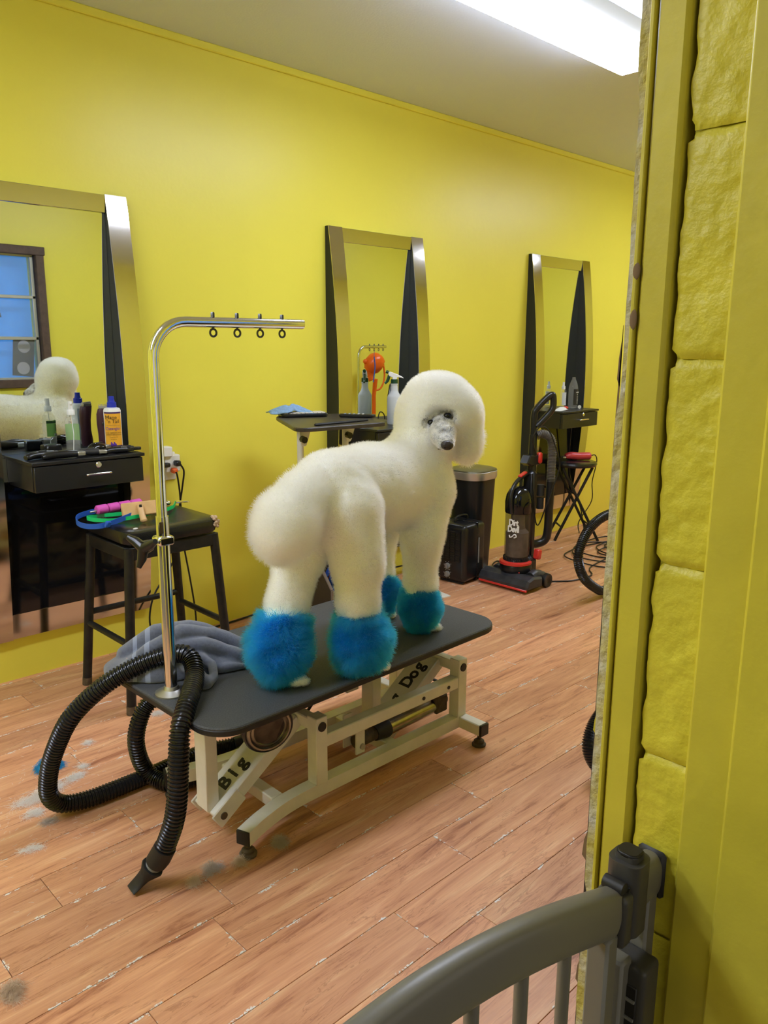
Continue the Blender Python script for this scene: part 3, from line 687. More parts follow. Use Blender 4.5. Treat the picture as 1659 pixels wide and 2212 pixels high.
# ================================================================ GROOMING TABLE
TZ = 0.41
gt = thing('grooming_table', 'low black-topped grooming table on a white tube frame under the poodle', 'grooming table', (1.369, 1.687, 0))
rt = Euler((0, 0, math.radians(1.2))).to_matrix()
out = rounded(-0.53, -0.268, 0.53, 0.268, 0.085, 10)
MB().prism(out, 0.022, (1.369, 1.687, TZ-0.022), rt, 0.003).build('tabletop', 'table_rubber', gt)
MB().prism([(x*1.002, y*1.003) for x, y in out], 0.017, (1.369, 1.687, TZ-0.0215), rt, 0.003).build('edge_band', 'table_edge', gt)
YF, YB, RZ, TW = 1.547, 1.828, 0.060, 0.038
for y, s in ((YF, -1), (YB, 1)):
    pts = smoothpath([(1.855, y, RZ), (1.60, y, RZ), (1.30, y, RZ), (1.19, y, RZ), (1.11, y+s*0.008, RZ), (1.03, y+s*0.028, RZ), (0.965, y+s*0.052, RZ)], 5)
    vs = []; fs = []; h = TW/2
    for i, p in enumerate(pts):
        t = (pts[min(i+1, len(pts)-1)]-pts[max(i-1, 0)]).normalized(); nrm = Vector((-t.y, t.x, 0))
        vs += [p+nrm*h+Vector((0, 0, h)), p-nrm*h+Vector((0, 0, h)), p-nrm*h-Vector((0, 0, h)), p+nrm*h-Vector((0, 0, h))]
    for i in range(len(pts)-1):
        for j in range(4): a = i*4+j; b = i*4+(j+1) % 4; fs.append((a, b, b+4, a+4))
    fs.append((3, 2, 1, 0)); fs.append(tuple((len(pts)-1)*4+j for j in range(4)))
    MB().add(vs, fs).build('base_rail', 'white_metal', gt)
    MB().box((0.962, y+s*0.053, RZ), (0.006, 0.036, 0.036), (0, 0, -s*0.35)).build('end_plug', 'latch_dark', gt)
    MB().beam((1.837, y+s*0.018, RZ), (1.837, y+s*0.105, RZ), TW, TW).build('base_leg', 'white_metal', gt)
    MB().box((1.837, y+s*0.108, RZ), (0.039, 0.010, 0.039), None, 0.002).build('end_plug', 'black_plastic', gt)
    for fx, fy in ((0.980, y+s*0.046), (1.837, y+s*0.09)):
        MB().lathe([(0.006, 0.022), (0.006, 0.042)], (fx, fy, 0.002), 12).lathe([(0.022, 0), (0.023, 0.006), (0.017, 0.010), (0.017, 0.017), (0.011, 0.022)], (fx, fy, 0.0), 20).build('levelling_foot', 'rusty', gt)
    for px in (1.245, 1.832):
        q = MB().box((px, y, 0.175), (0.040, 0.040, 0.198), None, 0.002).build('post', 'white_metal', gt)
        MB().lathe([(0.0135, 0), (0.0135, 0.003), (0, 0.003)], (px, y+s*0.020, 0.247), 20, (PI/2*(-s), 0, 0)).build('pivot_cap', 'latch_dark', q)
    ur = MB().beam((1.262, y, 0.198), (1.815, y, 0.198), 0.036, 0.038).build('upper_rail', 'white_metal', gt)
    for px in (1.65, 1.765): MB().lathe([(0.006, 0), (0.006, 0.002), (0, 0.002)], (px, y+s*0.0185, 0.198), 12, (PI/2*(-s), 0, 0)).build('bolt', 'latch_dark', ur)
for px in (1.12, 1.55): MB().beam((px, YF+0.018, RZ), (px, YB-0.018, RZ), 0.038, 0.034).build('cross_bar', 'white_metal', gt)
YA = 1.662
for px, lx in ((1.245, 0.985), (1.832, 1.572)):
    MB().beam((px, YF+0.018, 0.247), (px, YB-0.018, 0.247), 0.034, 0.034).build('pivot_tube', 'white_metal', gt)
    a = Vector((px-0.01, YA, 0.240)); b = Vector((lx-0.01, YA, 0.058)); d = (a-b).normalized(); up = Vector((-d.z, 0, d.x))
    arm = MB().beam(b-d*0.012, a, 0.100, 0.040, up).build('lift_arm', 'white_metal', gt)
    for sg in (-0.052, 0.052): MB().beam(b-d*0.02+Vector((0, sg, 0)), b+d*0.075+Vector((0, sg, 0)), 0.006, 0.052, up).build('pivot_cheek', 'white_metal', arm)
    MB().lathe([(0.010, 0), (0.010, 0.003), (0, 0.003)], b+Vector((0, -0.055, 0))+d*0.005, 16, (PI/2, 0, 0)).build('pivot_cap', 'rusty', arm)
    R = frame_R(d, Vector((0, 1, 0)))          # reads upward along the arm
    for k, ch in enumerate('Big Dog'):
        if ch != ' ': text_mesh(ch, 0.062, 'lettering', 'ink', arm, R, b+d*(0.068+0.033*k)+up*0.0206, 0.0004, 0.9, 0.0, 'CENTER', 1.0, 0.035)
    st = MB().box((lx-0.018, YA, 0.228), (0.036, 0.052, 0.32), None, 0.002).build('strut', 'white_metal', gt)
MB().beam((0.95, YA-0.13, 0.376), (0.95, YA+0.13, 0.376), 0.03, 0.022).beam((1.55, YA-0.13, 0.376), (1.55, YA+0.13, 0.376), 0.03, 0.022).build('top_bracket', 'white_metal', gt)
# lift motor: brass cylinder, rusty ends, hanger plates
ya = 1.60
MB().tube([(1.555, ya, 0.107), (1.762, ya, 0.112)], 0.026, 28).build('lift_cylinder', 'brass', gt)
MB().tube([(1.507, ya, 0.106), (1.553, ya, 0.107)], [0.024, 0.030], 24).tube([(1.553, ya, 0.107), (1.56, ya, 0.107)], 0.029, 24).build('cylinder_collar', 'latch_dark', gt)
MB().tube([(1.43, ya, 0.104), (1.51, ya, 0.106)], 0.020, 16).build('cylinder_end', 'rusty', gt)
MB().box((1.785, ya, 0.120), (0.055, 0.06, 0.062), None, 0.006).build('lift_motor', 'rusty', gt)
MB().tube([(1.80, ya, 0.115), (1.826, ya+0.01, 0.115)], 0.022, 14).build('motor_cap', 'rusty', gt)
for y in (1.572, 1.628): MB().box((1.425, y, 0.135), (0.034, 0.006, 0.105), None, 0.001).build('hanger_plate', 'white_metal', gt)
MB().lathe([(0.009, 0), (0.009, 0.006), (0, 0.006)], (1.43, 1.569, 0.104), 16, (PI/2, 0, 0)).build('bolt', 'steel', gt)
MB().box((1.515, 1.745, 0.27), (0.05, 0.085, 0.13), None, 0.003).build('control_box', 'white_metal', gt)
for z, e in ((0.30, 0.010), (0.262, 0.013)): MB().tube([(1.490, 1.725, z), (1.472, 1.725, z)], 0.016, 8).tube([(1.472, 1.725, z), (1.455, 1.725, z-0.002)], e, 12).build('cable_gland', 'grey_plastic', gt)
MB().tube(smoothpath([(1.46, 1.725, 0.26), (1.38, 1.725, 0.235), (1.28, 1.73, 0.225), (1.15, 1.75, 0.23)], 6), 0.010, 10).build('conduit', 'grey_plastic', gt)
MB().tube(smoothpath([(1.46, 1.725, 0.298), (1.42, 1.728, 0.26), (1.39, 1.75, 0.19), (1.37, 1.80, 0.10)], 6), 0.005, 8).build('cable', 'cord', gt)
MB().tube(smoothpath([(1.80, 1.76, 0.37), (1.83, 1.73, 0.28), (1.86, 1.74, 0.16), (1.905, 1.70, 0.12), (1.935, 1.67, 0.11)], 6), 0.005, 8).tube([(1.91, 1.695, 0.118), (1.945, 1.66, 0.108)], 0.008, 8).build('cable', 'cord', gt)
# round bowl-fronted hose-dryer blower under the left end, attached as a table part
mc = Vector((1.055, 1.505, 0.318)); Rm = frame_R((0.72, -0.69, 0), (0.25, 0.26, 0.93)); Rq = Matrix(((0, 0, 1), (1, 0, 0), (0, 1, 0)))
ax = Vector((-0.22, -0.95, -0.12)).normalized(); Rl = ax.to_track_quat('Z', 'Y').to_matrix()
MB().lathe([(0.062, -0.09), (0.066, -0.02), (0.067, 0.0), (0.064, 0.006), (0.060, 0.004)], mc, 36, Rl).build('blower_drum', 'black_plastic', gt)
MB().lathe([(0.061, 0.004), (0.057, 0.0095), (0.053, 0.0095), (0.050, 0.003), (0.042, 0.006), (0.038, 0.0), (0.030, 0.003), (0.02, -0.006), (0.0, -0.008)], mc, 36, Rl).build('blower_face', 'blower_metal', gt)

# ---------------------------------------------------------------- grooming arm
def grooming_arm(t, bx, by, bz, dirv=(1, 0), H=0.90, L=0.43, sleeve=0.45, clamp=True):
    d = Vector((dirv[0], dirv[1], 0)).normalized(); B = Vector((bx, by, bz))
    MB().lathe([(0.040, 0), (0.040, 0.004), (0.026, 0.009), (0.020, 0.012), (0.0165, 0.020)], B, 28).build('base_flange', 'steel', t)
    MB().tube([B+Vector((0, 0, 0.008)), B+Vector((0, 0, sleeve))], 0.0152, 24).build('sleeve', 'chrome', t)
    pts = [B+Vector((0, 0, sleeve-0.02)), B+Vector((0, 0, H-0.085))]
    for i in range(1, 10):
        a = PI/2*i/9; pts.append(B+Vector((0, 0, H-0.085)) + d*(0.085*(1-math.cos(a))) + Vector((0, 0, 0.085*math.sin(a))))
    pts.append(B+d*L+Vector((0, 0, H+0.001)))
    pole = MB().tube(pts, 0.0125, 24).build('pole', 'chrome', t)
    MB().tube([B+d*(L-0.001)+Vector((0, 0, H)), B+d*(L+0.001)+Vector((0, 0, H))], 0.0105, 20).build('end_plug', 'latch_dark', pole)
    for k in range(4):
        p = B+d*(0.16+0.068*k)+Vector((0, 0, H))
        e = MB().tube([p+Vector((0, 0, -0.014)), p+Vector((0, 0, 0.012))], 0.0028, 10).lathe([(0.0052, 0.012), (0.0052, 0.022), (0.004, 0.024), (0, 0.024)], p, 6)
        ring = [p+Vector((0, 0, -0.024))+(d*math.cos(2*PI*i/20)+Vector((0, 0, 1))*math.sin(2*PI*i/20))*0.0088 for i in range(20)]
        e.tube(ring, 0.0026, 8, closed=True); e.build('eye_bolt', 'dark_steel', t)
    return t
ga = thing('grooming_post', 'chrome grooming arm with four eye bolts, standing on the table\'s left end', 'grooming arm', (0.887, 1.676, TZ))
grooming_arm(ga, 0.887, 1.676, TZ, (1, 0.0))
MB().box((0.887, 1.676, TZ+0.392), (0.040, 0.040, 0.022), None, 0.004).build('clamp_collar', 'chrome', ga)
MB().tube([(0.868, 1.667, TZ+0.392), (0.838, 1.655, TZ+0.390)], 0.004, 12).build('clamp_screw', 'steel', ga)
kn = MB().tube([(0.842, 1.657, TZ+0.390), (0.818, 1.648, TZ+0.388)], [0.014, 0.018], 16)
for a in (0.5, 2.6, 4.45):
    kd = Vector((0.35*math.cos(a), -0.94*math.cos(a)*1.0, math.sin(a))).normalized(); c0 = Vector((0.822, 1.649, TZ+0.388))
    kn.tube([c0, c0+kd*0.028, c0+kd*0.048+Vector((-0.006, -0.003, 0))], [0.013, 0.011, 0.006], 10)
kn.build('clamp_knob', 'black_plastic', ga)
MB().box((0.8815, 1.6625, TZ+0.425), (0.020, 0.001, 0.028), None, 0.0004).build('tape_patch', 'rusty', ga)

# ---------------------------------------------------------------- dryer hose (ribbed) with its nozzle
def ribbed(pts, r=0.0225, pitch=0.0094, n=14, amp=0.09):
    P = resample(smoothpath(pts, 14), pitch/4); rr = [r*(1+amp*(1 if i % 4 in (0, 1) else -1)) for i in range(len(P))]
    return MB().tube(P, rr, n)
h = thing('dryer_hose', 'long black ribbed dryer hose looped over the table end, nozzle on the floor', 'hose', (0.75, 1.95, 0))
ribbed([(1.243, 1.952, 0.028), (1.153, 1.985, 0.026), (1.075, 1.984, 0.026), (0.973, 1.978, 0.026), (0.844, 1.976, 0.026), (0.765, 1.982, 0.026), (0.708, 1.990, 0.038), (0.676, 1.980, 0.085), (0.674, 1.955, 0.165), (0.686, 1.92, 0.246), (0.708, 1.88, 0.324), (0.747, 1.85, 0.378), (0.798, 1.82, 0.423), (0.860, 1.79, 0.455), (0.918, 1.755, 0.476), (0.951, 1.720, 0.482), (0.957, 1.690, 0.466), (0.935, 1.645, 0.445), (0.892, 1.590, 0.437), (0.852, 1.545, 0.428), (0.815, 1.510, 0.395), (0.799, 1.497, 0.32), (0.789, 1.493, 0.24), (0.780, 1.50, 0.18), (0.768, 1.522, 0.115)]).build('hose', 'hose_black', h)
ribbed([(1.06, 1.90, 0.362), (1.02, 1.935, 0.325), (0.985, 1.95, 0.281), (0.942, 1.955, 0.239), (0.921, 1.96, 0.175), (0.925, 1.965, 0.115), (0.945, 1.968, 0.055), (0.965, 1.94, 0.028), (0.995, 1.885, 0.026), (1.081, 1.872, 0.026), (1.164, 1.881, 0.026), (1.25, 1.90, 0.026)]).build('hose', 'hose_black', h)
MB().tube([(1.238, 1.953, 0.028), (1.262, 1.945, 0.030)], 0.0255, 24).build('connector', 'black_plastic', h)
MB().tube([(1.256, 1.947, 0.030), (1.268, 1.943, 0.030)], 0.0225, 24).build('connector_ring', 'chrome', h)
q = [Vector((0.768, 1.522, 0.115)), Vector((0.760, 1.536, 0.085)), Vector((0.755, 1.545, 0.070))]
MB().tube(q, [0.026, 0.027, 0.026], 24).build('cuff', 'black_matte', h)
MB().tube([q[2], (0.747, 1.553, 0.055)], [0.020, 0.019], 24).build('collar', 'grey_plastic', h)
nz = smoothpath([(0.749, 1.551, 0.058), (0.742, 1.558, 0.046), (0.733, 1.565, 0.034), (0.718, 1.570, 0.020), (0.700, 1.572, 0.008)], 4)
mb = MB(); vs = []; fs = []; k = len(nz)
for i, p in enumerate(nz):
    t = i/(k-1); tn = (nz[min(i+1, k-1)]-nz[max(i-1, 0)]).normalized(); a = tn.cross(Vector((0, 0, 1))).normalized(); b = tn.cross(a)
    wa = 0.026*(1-t)+0.020*t; wb = 0.026*(1-t)**1.3+0.0045
    if i == 0: wa = wb = 0.027
    for j in range(20): vs.append(p+a*wa*math.cos(2*PI*j/20)+b*wb*math.sin(2*PI*j/20))
for i in range(k-1):
    for j in range(20): fs.append((i*20+j, i*20+(j+1) % 20, (i+1)*20+(j+1) % 20, (i+1)*20+j))
fs += [tuple(range(20))[::-1], tuple((k-1)*20+j for j in range(20))]
mb.add(vs, fs, True).build('nozzle', 'black_matte', h)

# ---------------------------------------------------------------- towel heap
def towel_sdf(P):
    d = sd_ell(P, (0.985, 1.820, 0.415), (0.135, 0.105, 0.080))
    d = smin(d, sd_ell(P, (1.09, 1.775, 0.412), (0.12, 0.090, 0.045)), 0.03)
    d = smin(d, sd_ell(P, (0.868, 1.865, 0.412), (0.06, 0.070, 0.045)), 0.03)
    d = smin(d, sd_ell(P, (1.185, 1.710, 0.411), (0.075, 0.055, 0.018)), 0.02)
    folds = [([(0.845, 1.835, .43), (0.90, 1.80, .485), (0.98, 1.785, .515), (1.07, 1.775, .490), (1.15, 1.735, .440), (1.21, 1.71, .422)], .021),
             ([(0.87, 1.885, .455), (0.95, 1.865, .500), (1.04, 1.85, .495), (1.12, 1.83, .455), (1.17, 1.80, .425)], .023),
             ([(0.965, 1.765, .485), (1.03, 1.745, .480), (1.09, 1.715, .452), (1.13, 1.685, .425)], .018),
             ([(0.925, 1.775, .455), (0.955, 1.735, .452), (0.968, 1.69, .440), (0.960, 1.650, .425)], .019),
             ([(1.00, 1.735, .455), (1.015, 1.695, .442), (0.995, 1.655, .426), (0.965, 1.640, .421)], .013),
             ([(0.835, 1.905, .420), (0.850, 1.860, .425), (0.875, 1.815, .425)], .016),
             ([(1.05, 1.695, .422), (1.12, 1.668, .418), (1.20, 1.675, .416), (1.245, 1.70, .415)], .009),
             ([(1.10, 1.755, .455), (1.16, 1.72, .435), (1.225, 1.725, .421)], .012)]
    for pts, r in folds:
        f = None
        for a, b in zip(pts, pts[1:]):
            c = sd_caps(P, a, b, r, r); f = c if f is None else np.minimum(f, c)
        d = smin(d, f, 0.008)
    n = 0.0018*np.sin(P[:, 0]*46+P[:, 1]*30) + 0.0012*np.sin(P[:, 1]*70-P[:, 0]*40+P[:, 2]*40)
    d = d+n
    return np.maximum(d, TZ+0.0005-P[:, 2])
V, F = surface_nets(towel_sdf, (0.78, 1.60, 0.405), (1.29, 1.96, 0.545), 0.0045)
tw = tag(skin_object('towel', V, F, 'grey_towel'), 'rumpled grey towel heaped on the left end of the grooming table', 'towel')
# woven pale bands and a pinkish stain, both lying at fixed places on the cloth
nt = MATS['grey_towel'].node_tree; bsdf = nt.nodes['Principled BSDF']; src = bsdf.inputs['Base Color'].links[0].from_socket
tcn = nt.nodes.new('ShaderNodeTexCoord'); out_ = src
def nmath(op, a, b=None):
    n = nt.nodes.new('ShaderNodeMath'); n.operation = op
    for q, v in ((0, a), (1, b)):
        if v is None: continue
        if isinstance(v, float): n.inputs[q].default_value = v
        else: nt.links.new(v, n.inputs[q])
    return n.outputs[0]
dt = nt.nodes.new('ShaderNodeVectorMath'); dt.operation = 'DOT_PRODUCT'; nt.links.new(tcn.outputs['Object'], dt.inputs[0]); dt.inputs[1].default_value = (0.80, -0.45, 0)
m1 = nmath('LESS_THAN', nmath('ABSOLUTE', nmath('ADD', dt.outputs['Value'], 0.098)), 0.006); m2 = nmath('LESS_THAN', nmath('ABSOLUTE', nmath('ADD', dt.outputs['Value'], 0.128)), 0.005)
ds = nt.nodes.new('ShaderNodeVectorMath'); ds.operation = 'DISTANCE'; nt.links.new(tcn.outputs['Object'], ds.inputs[0]); ds.inputs[1].default_value = (0.855, 1.845, 0.43)
nz_ = nt.nodes.new('ShaderNodeTexNoise'); nz_.inputs['Scale'].default_value = 40; nt.links.new(tcn.outputs['Object'], nz_.inputs['Vector'])
m3 = nmath('LESS_THAN', ds.outputs['Value'], nmath('MULTIPLY', nz_.outputs['Fac'], 0.045))
for msk, cl in ((nmath('MAXIMUM', m1, m2), (0.26, 0.30, 0.42, 1)), (nmath('MULTIPLY', m3, 0.7), (0.55, 0.27, 0.24, 1))):
    mxn = nt.nodes.new('ShaderNodeMix'); mxn.data_type = 'RGBA'; nt.links.new(msk, mxn.inputs['Factor']); nt.links.new(out_, mxn.inputs['A']); mxn.inputs['B'].default_value = cl; out_ = mxn.outputs['Result']
nt.links.new(out_, bsdf.inputs['Base Color'])

# ================================================================ BLACK STOOL
st = thing('stool', 'black square-legged stool with a worn padded vinyl seat behind the grooming table', 'stool', (1.33, 2.6, 0))
SX0, SX1, SY0, SY1, SZ = 1.145, 1.515, 2.425, 2.76, 0.628
vs = []; fs = []; nx, ny = 24, 20
prof = rounded(SX0, SY0, SX1, SY1, 0.045, 6); N = len(prof); cx, cy = (SX0+SX1)/2, (SY0+SY1)/2
rings = [(0.985, -0.045), (1.0, -0.035), (1.0, -0.016), (0.985, -0.004), (0.93, 0.003), (0.75, 0.007), (0.45, 0.003), (0.2, 0.001)]
for s, dz in rings:
    for x, y in prof: vs.append((cx+(x-cx)*s, cy+(y-cy)*s, SZ+dz+0.016*((x-cx)/0.18)**2*s*s))
for i in range(len(rings)-1):
    for j in range(N): fs.append((i*N+j, i*N+(j+1) % N, (i+1)*N+(j+1) % N, (i+1)*N+j))
fs += [tuple(range(N))[::-1], tuple((len(rings)-1)*N+j for j in range(N))]
seat = MB().add(vs, fs, True).build('seat', 'black_vinyl', st)
tear = MB()
for k in range(34): tear.ell((SX1-0.012+random.uniform(-.014, .010), SY0+0.012+random.uniform(-.010, .014), SZ+0.003+random.uniform(-.020, .014)), (random.uniform(.004, .009), random.uniform(.003, .007), random.uniform(.003, .008)), (random.random(), random.random(), 0), 7)
tear.build('torn_corner', 'torn_foam', seat)
MB().ell((1.205, 2.468, SZ+0.014), (0.012, 0.007, 0.003), (0.0, 0, 0.5), 8).build('torn_patch', 'paper', seat)
apron = MB()
for a, b in (((SX0+.02, SY0+.02), (SX1-.02, SY0+.02)), ((SX1-.02, SY0+.02), (SX1-.02, SY1-.02)), ((SX1-.02, SY1-.02), (SX0+.02, SY1-.02)), ((SX0+.02, SY1-.02), (SX0+.02, SY0+.02))):
    apron.beam((*a, SZ-0.065), (*b, SZ-0.065), 0.025, 0.045)
apron.build('seat_frame', 'black_tube', st)
LG = [((SX0+.02, SY0+.02), (1.128, 2.425)), ((SX0+.02, SY1-.02), (1.122, 2.772)), ((SX1-.02, SY0+.02), (1.535, 2.425)), ((SX1-.02, SY1-.02), (1.535, 2.772))]
def lp(i, z): (a, b) = LG[i]; t = 1-z/(SZ-0.05); return Vector((a[0]+(b[0]-a[0])*t, a[1]+(b[1]-a[1])*t, z))
for i in range(4):
    lg = MB().tube([lp(i, 0.0), lp(i, SZ-0.045)], [0.0165, 0.0165], 20).build('leg', 'black_tube', st)
    MB().tube([lp(i, 0.0), lp(i, 0.03)], 0.0172, 20).build('rubber_foot', 'rusty', lg)
for a, b, z in ((0, 1, 0.245), (2, 3, 0.245), (0, 2, 0.19), (1, 3, 0.285)):
    MB().tube([lp(a, z), lp(b, z)], 0.0115, 14).build('stretcher', 'black_tube', st)
# things on the stool
TS = SZ+0.012
pb_ = thing('comb_roller', 'pink foam-handled grooming rake lying on the black stool', 'comb', (1.30, 2.72, TS))
mb = MB()
A0, B0 = Vector((1.175, 2.705, TS+0.034)), Vector((1.36, 2.725, TS+0.034))
for k in range(4):
    a = A0.lerp(B0, k/4+0.008); b = A0.lerp(B0, (k+1)/4-0.008); mb.tube([a, a.lerp(b, 0.1), a.lerp(b, 0.9), b], [0.013, 0.017, 0.017, 0.013], 16)
mb.build('foam_grip', 'pink_foam', pb_)
MB().tube([A0+Vector((-0.025, -0.006, -0.003)), B0], 0.004, 10).build('core_rod', 'steel', pb_)
pn = MB()
for k in range(60):
    p = A0.lerp(B0, (k+0.5)/60)
    for j in (-0.006, 0.0, 0.006): pn.tube([p+Vector((0, j-0.004, -0.012)), p+Vector((0, j-0.004, -0.034))], 0.0006, 4, cap=False)
pn.build('pins', 'steel', pb_)['kind'] = 'stuff'
wb = thing('slicker_brush', 'pale wooden slicker brush lying bristle side down on the black stool', 'brush', (1.36, 2.60, TS))
Rb = frame_R((0.97, -0.24, 0.02), (-0.10, 0.42, 0.90))      # block leaning on its pins, back to the doorway
bc = Vector((1.298, 2.615, TS+0.036)); bx_ = lambda a, b, c: bc + Rb @ Vector((a, b, c))
MB().box(bc, (0.128, 0.052, 0.014), Rb, 0.004).build('head', 'wood_brush', wb)
MB().box(bx_(0, 0, -0.010), (0.115, 0.044, 0.008), Rb, 0.001).build('pin_pad', 'grey_plastic', wb)
MB().tube([bx_(0.0, 0.014, 0.009), bx_(0.0, 0.004, 0.011), bx_(0.001, -0.026, 0.018), bx_(0.002, -0.050, 0.026), bx_(0.002, -0.055, 0.027)], [0.009, 0.0125, 0.011, 0.0125, 0.007], 14, squash=(0.8, 1)).build('handle', 'wood_brush', wb)
MB().box(bx_(0, 0.006, 0.021), (0.010, 0.010, 0.003), Rb, 0.001).build('screw', 'black_plastic', wb)
def strap(name, pts, m, width, label, parent=None, th=0.0022):
    P = smoothpath(pts, 8); vs = []; fs = []
    for i, p in enumerate(P):
        t = (P[min(i+1, len(P)-1)]-P[max(i-1, 0)]).normalized(); sd = Vector((0, 0, 1)) - t*t.z; sd.normalize(); s2 = t.cross(sd)
        vs += [p+sd*width/2+s2*th/2, p-sd*width/2+s2*th/2, p-sd*width/2-s2*th/2, p+sd*width/2-s2*th/2]
    for i in range(len(P)-1):
        for j in range(4): a = i*4+j; b = i*4+(j+1) % 4; fs.append((a, b, b+4, a+4))
    fs += [(3, 2, 1, 0), tuple((len(P)-1)*4+j for j in range(4))]
    return MB().add(vs, fs).build(name, m, parent)
TL = TS+0.0125
gs = tag(strap('green_lead', [(1.50, 2.72, TL+.004), (1.45, 2.66, TL), (1.36, 2.625, TL), (1.27, 2.60, TL), (1.19, 2.60, TL), (1.135, 2.635, TL+.004), (1.13, 2.68, TL+.004), (1.17, 2.705, TL), (1.25, 2.685, TL), (1.33, 2.665, TL)], 'green_strap', 0.013, ''), 'bright green dog lead looped on the black stool', 'lead')
MB().tube(smoothpath([(1.50, 2.715, TL+.006), (1.522, 2.705, TL+.006), (1.545, 2.69, TL+.006)], 4), [0.006, 0.005, 0.005, 0.005, 0.003, 0.004, 0.004, 0.004, 0.002], 8).build('snap_hook', 'chrome', gs)
bs = tag(strap('blue_lead', [(1.45, 2.70, TL+.01), (1.40, 2.665, TL+.004), (1.32, 2.64, TL+.008), (1.24, 2.60, TL+.004), (1.17, 2.565, TL), (1.125, 2.56, TL-.004), (1.09, 2.60, TL-.006), (1.085, 2.66, TL-.002), (1.11, 2.71, TL+.006), (1.16, 2.735, TL+.010), (1.21, 2.742, TL+.012)], 'blue_strap', 0.018, ''), 'royal blue dog lead hanging over the stool\'s left corner', 'lead')
MB().ell((1.455, 2.70, TL+0.012), (0.014, 0.014, 0.010)).build('snap_hook', 'chrome', bs)
MB().box((1.145, 2.548, TL+0.001), (0.026, 0.012, 0.022), (0.3, 0.2, 0.6), 0.003).build('knot', 'blue_strap', bs)
# ================================================================ THE POODLE
DO = np.array([1.28, 1.53, TZ]); Dd = np.array([0.962, 0.273, 0]); Dn = np.array([-0.273, 0.962, 0]); DR = np.stack([Dd, Dn, [0, 0, 1]])
def to_world(q): return np.asarray(q, float) @ DR + DO
def to_local(p): return (np.asarray(p, float)-DO) @ DR.T
POMS = [((-.150, .055, .106), (.064, .060, .084)), ((.010, -.092, .100), (.062, .058, .084)), ((.362, -.080, .082), (.056, .054, .068)), ((.400, .082, .086), (.050, .048, .070))]
PAWS = [(-.135, .000), (.055, -.128), (.392, -.116), (.420, .060)]
EYES = [(.413, -.083, .630), (.436, -.123, .650)]
def sd_white(P):
    d = sd_caps(P, (.40, 0, .437), (.20, 0, .458), .128, .112)
    d = smin(d, sd_caps(P, (.20, 0, .460), (.010, 0, .482), .112, .098), .03)
    d = smin(d, sd_ell(P, (.475, -.012, .425), (.095, .098, .110)), .04)
    d = smin(d, sd_caps(P, (.425, -.005, .475), (.488, -.055, .645), .092, .074), .045)
    # hind legs: hip, stifle, hock, pastern
    for s in ([(0, -.058, .435, .086), (.002, -.086, .310, .060), (-.008, -.092, .205, .045), (.022, -.092, .05, .038)],
              [(.005, .055, .440, .076), (-.048, .064, .310, .058), (-.112, .056, .205, .045), (-.138, .055, .05, .038)],
              [(.425, -.066, .415, .078), (.362, -.084, .285, .052), (.362, -.082, .15, .039), (.366, -.080, .03, .034)],
              [(.435, .066, .415, .076), (.408, .086, .285, .048), (.400, .086, .15, .036), (.400, .080, .03, .032)]):
        leg = None
        for a, b in zip(s, s[1:]):
            c = sd_caps(P, a[:3], b[:3], a[3], b[3]); leg = c if leg is None else smin(leg, c, .03)
        d = smin(d, leg, .022)
    q = P*np.array([150., 165., 140.])
    return d + 0.0016*np.sin(q[:, 0]+0.6*q[:, 2])*np.sin(q[:, 1]*.8+q[:, 2]*.7+1) + 0.0022*np.sin(q[:, 2]*.45+q[:, 0]*.3+2)*np.sin(q[:, 1]*.4+q[:, 0]*.35)
def sd_tail(P):
    d = sd_caps(P, (-.035, 0, .525), (-.105, .004, .480), .034, .040)
    d = smin(d, sd_caps(P, (-.105, .004, .480), (-.168, .008, .430), .040, .056), .03)
    return smin(d, sd_caps(P, (-.168, .008, .430), (-.188, .008, .404), .056, .052), .03)
def sd_top(P):
    d = sd_ell(P, HB, (.098, .098, .094))
    for c, r in TOPS: d = smin(d, sd_ell(P, c, r), .035)
    return d
def sd_muz(P): return smin(sd_caps(P, MZ[0], MZ[1], .042, .034), sd_caps(P, MZ[1], MZ[2], .034, .0225), .01)
def sd_pom(P, i):
    d = sd_ell(P, *POMS[i]); q = P*np.array([38., 38., 30.])
    return d + 0.009*np.sin(q[:, 0]*1.1+q[:, 2]*.8+i*2)*np.sin(q[:, 1]*1.0+i) + 0.004*np.sin(q[:, 2]*1.9+q[:, 1]*1.7+i)
def sd_paw(P):
    d = None
    for x, y in PAWS:
        for k in (-0.018, -0.006, 0.006, 0.018):
            e = sd_ell(P, (x+0.010-abs(k)*0.4, y+k*.8, .010), (.016, .0068, .0100)); d = e if d is None else np.minimum(d, e)
        d = smin(d, sd_ell(P, (x-.010, y+.008, .014), (.022, .020, .016)), .008)
    return d
HB = (.494, -.066, .660)
TOPS = [((.462, -.026, .640), (.070, .070, .075)), ((.508, -.118, .652), (.066, .066, .075)), ((.448, -.012, .585), (.040, .040, .078)), ((.436, -.016, .535), (.036, .036, .050)),
        ((.540, -.137, .612), (.036, .036, .075)), ((.523, -.148, .560), (.032, .032, .052)), ((.480, -.055, .570), (.060, .062, .070)), ((.498, -.055, .718), (.070, .070, .040))]
MZ = [(.455, -.090, .624), (.394, -.132, .598), (.354, -.160, .578)]
def eye_hole(P):
    h = None
    for e in EYES:
        q = sd_ell(P, e, (.021, .021, .014)); h = q if h is None else np.minimum(h, q)
    return h
def face_clear(P):
    """shaved face: a soft cone in front of the eyes kept free of topknot volume"""
    return sd_caps(P, (.415, -.108, .640), (.33, -.165, .575), .040, .060)
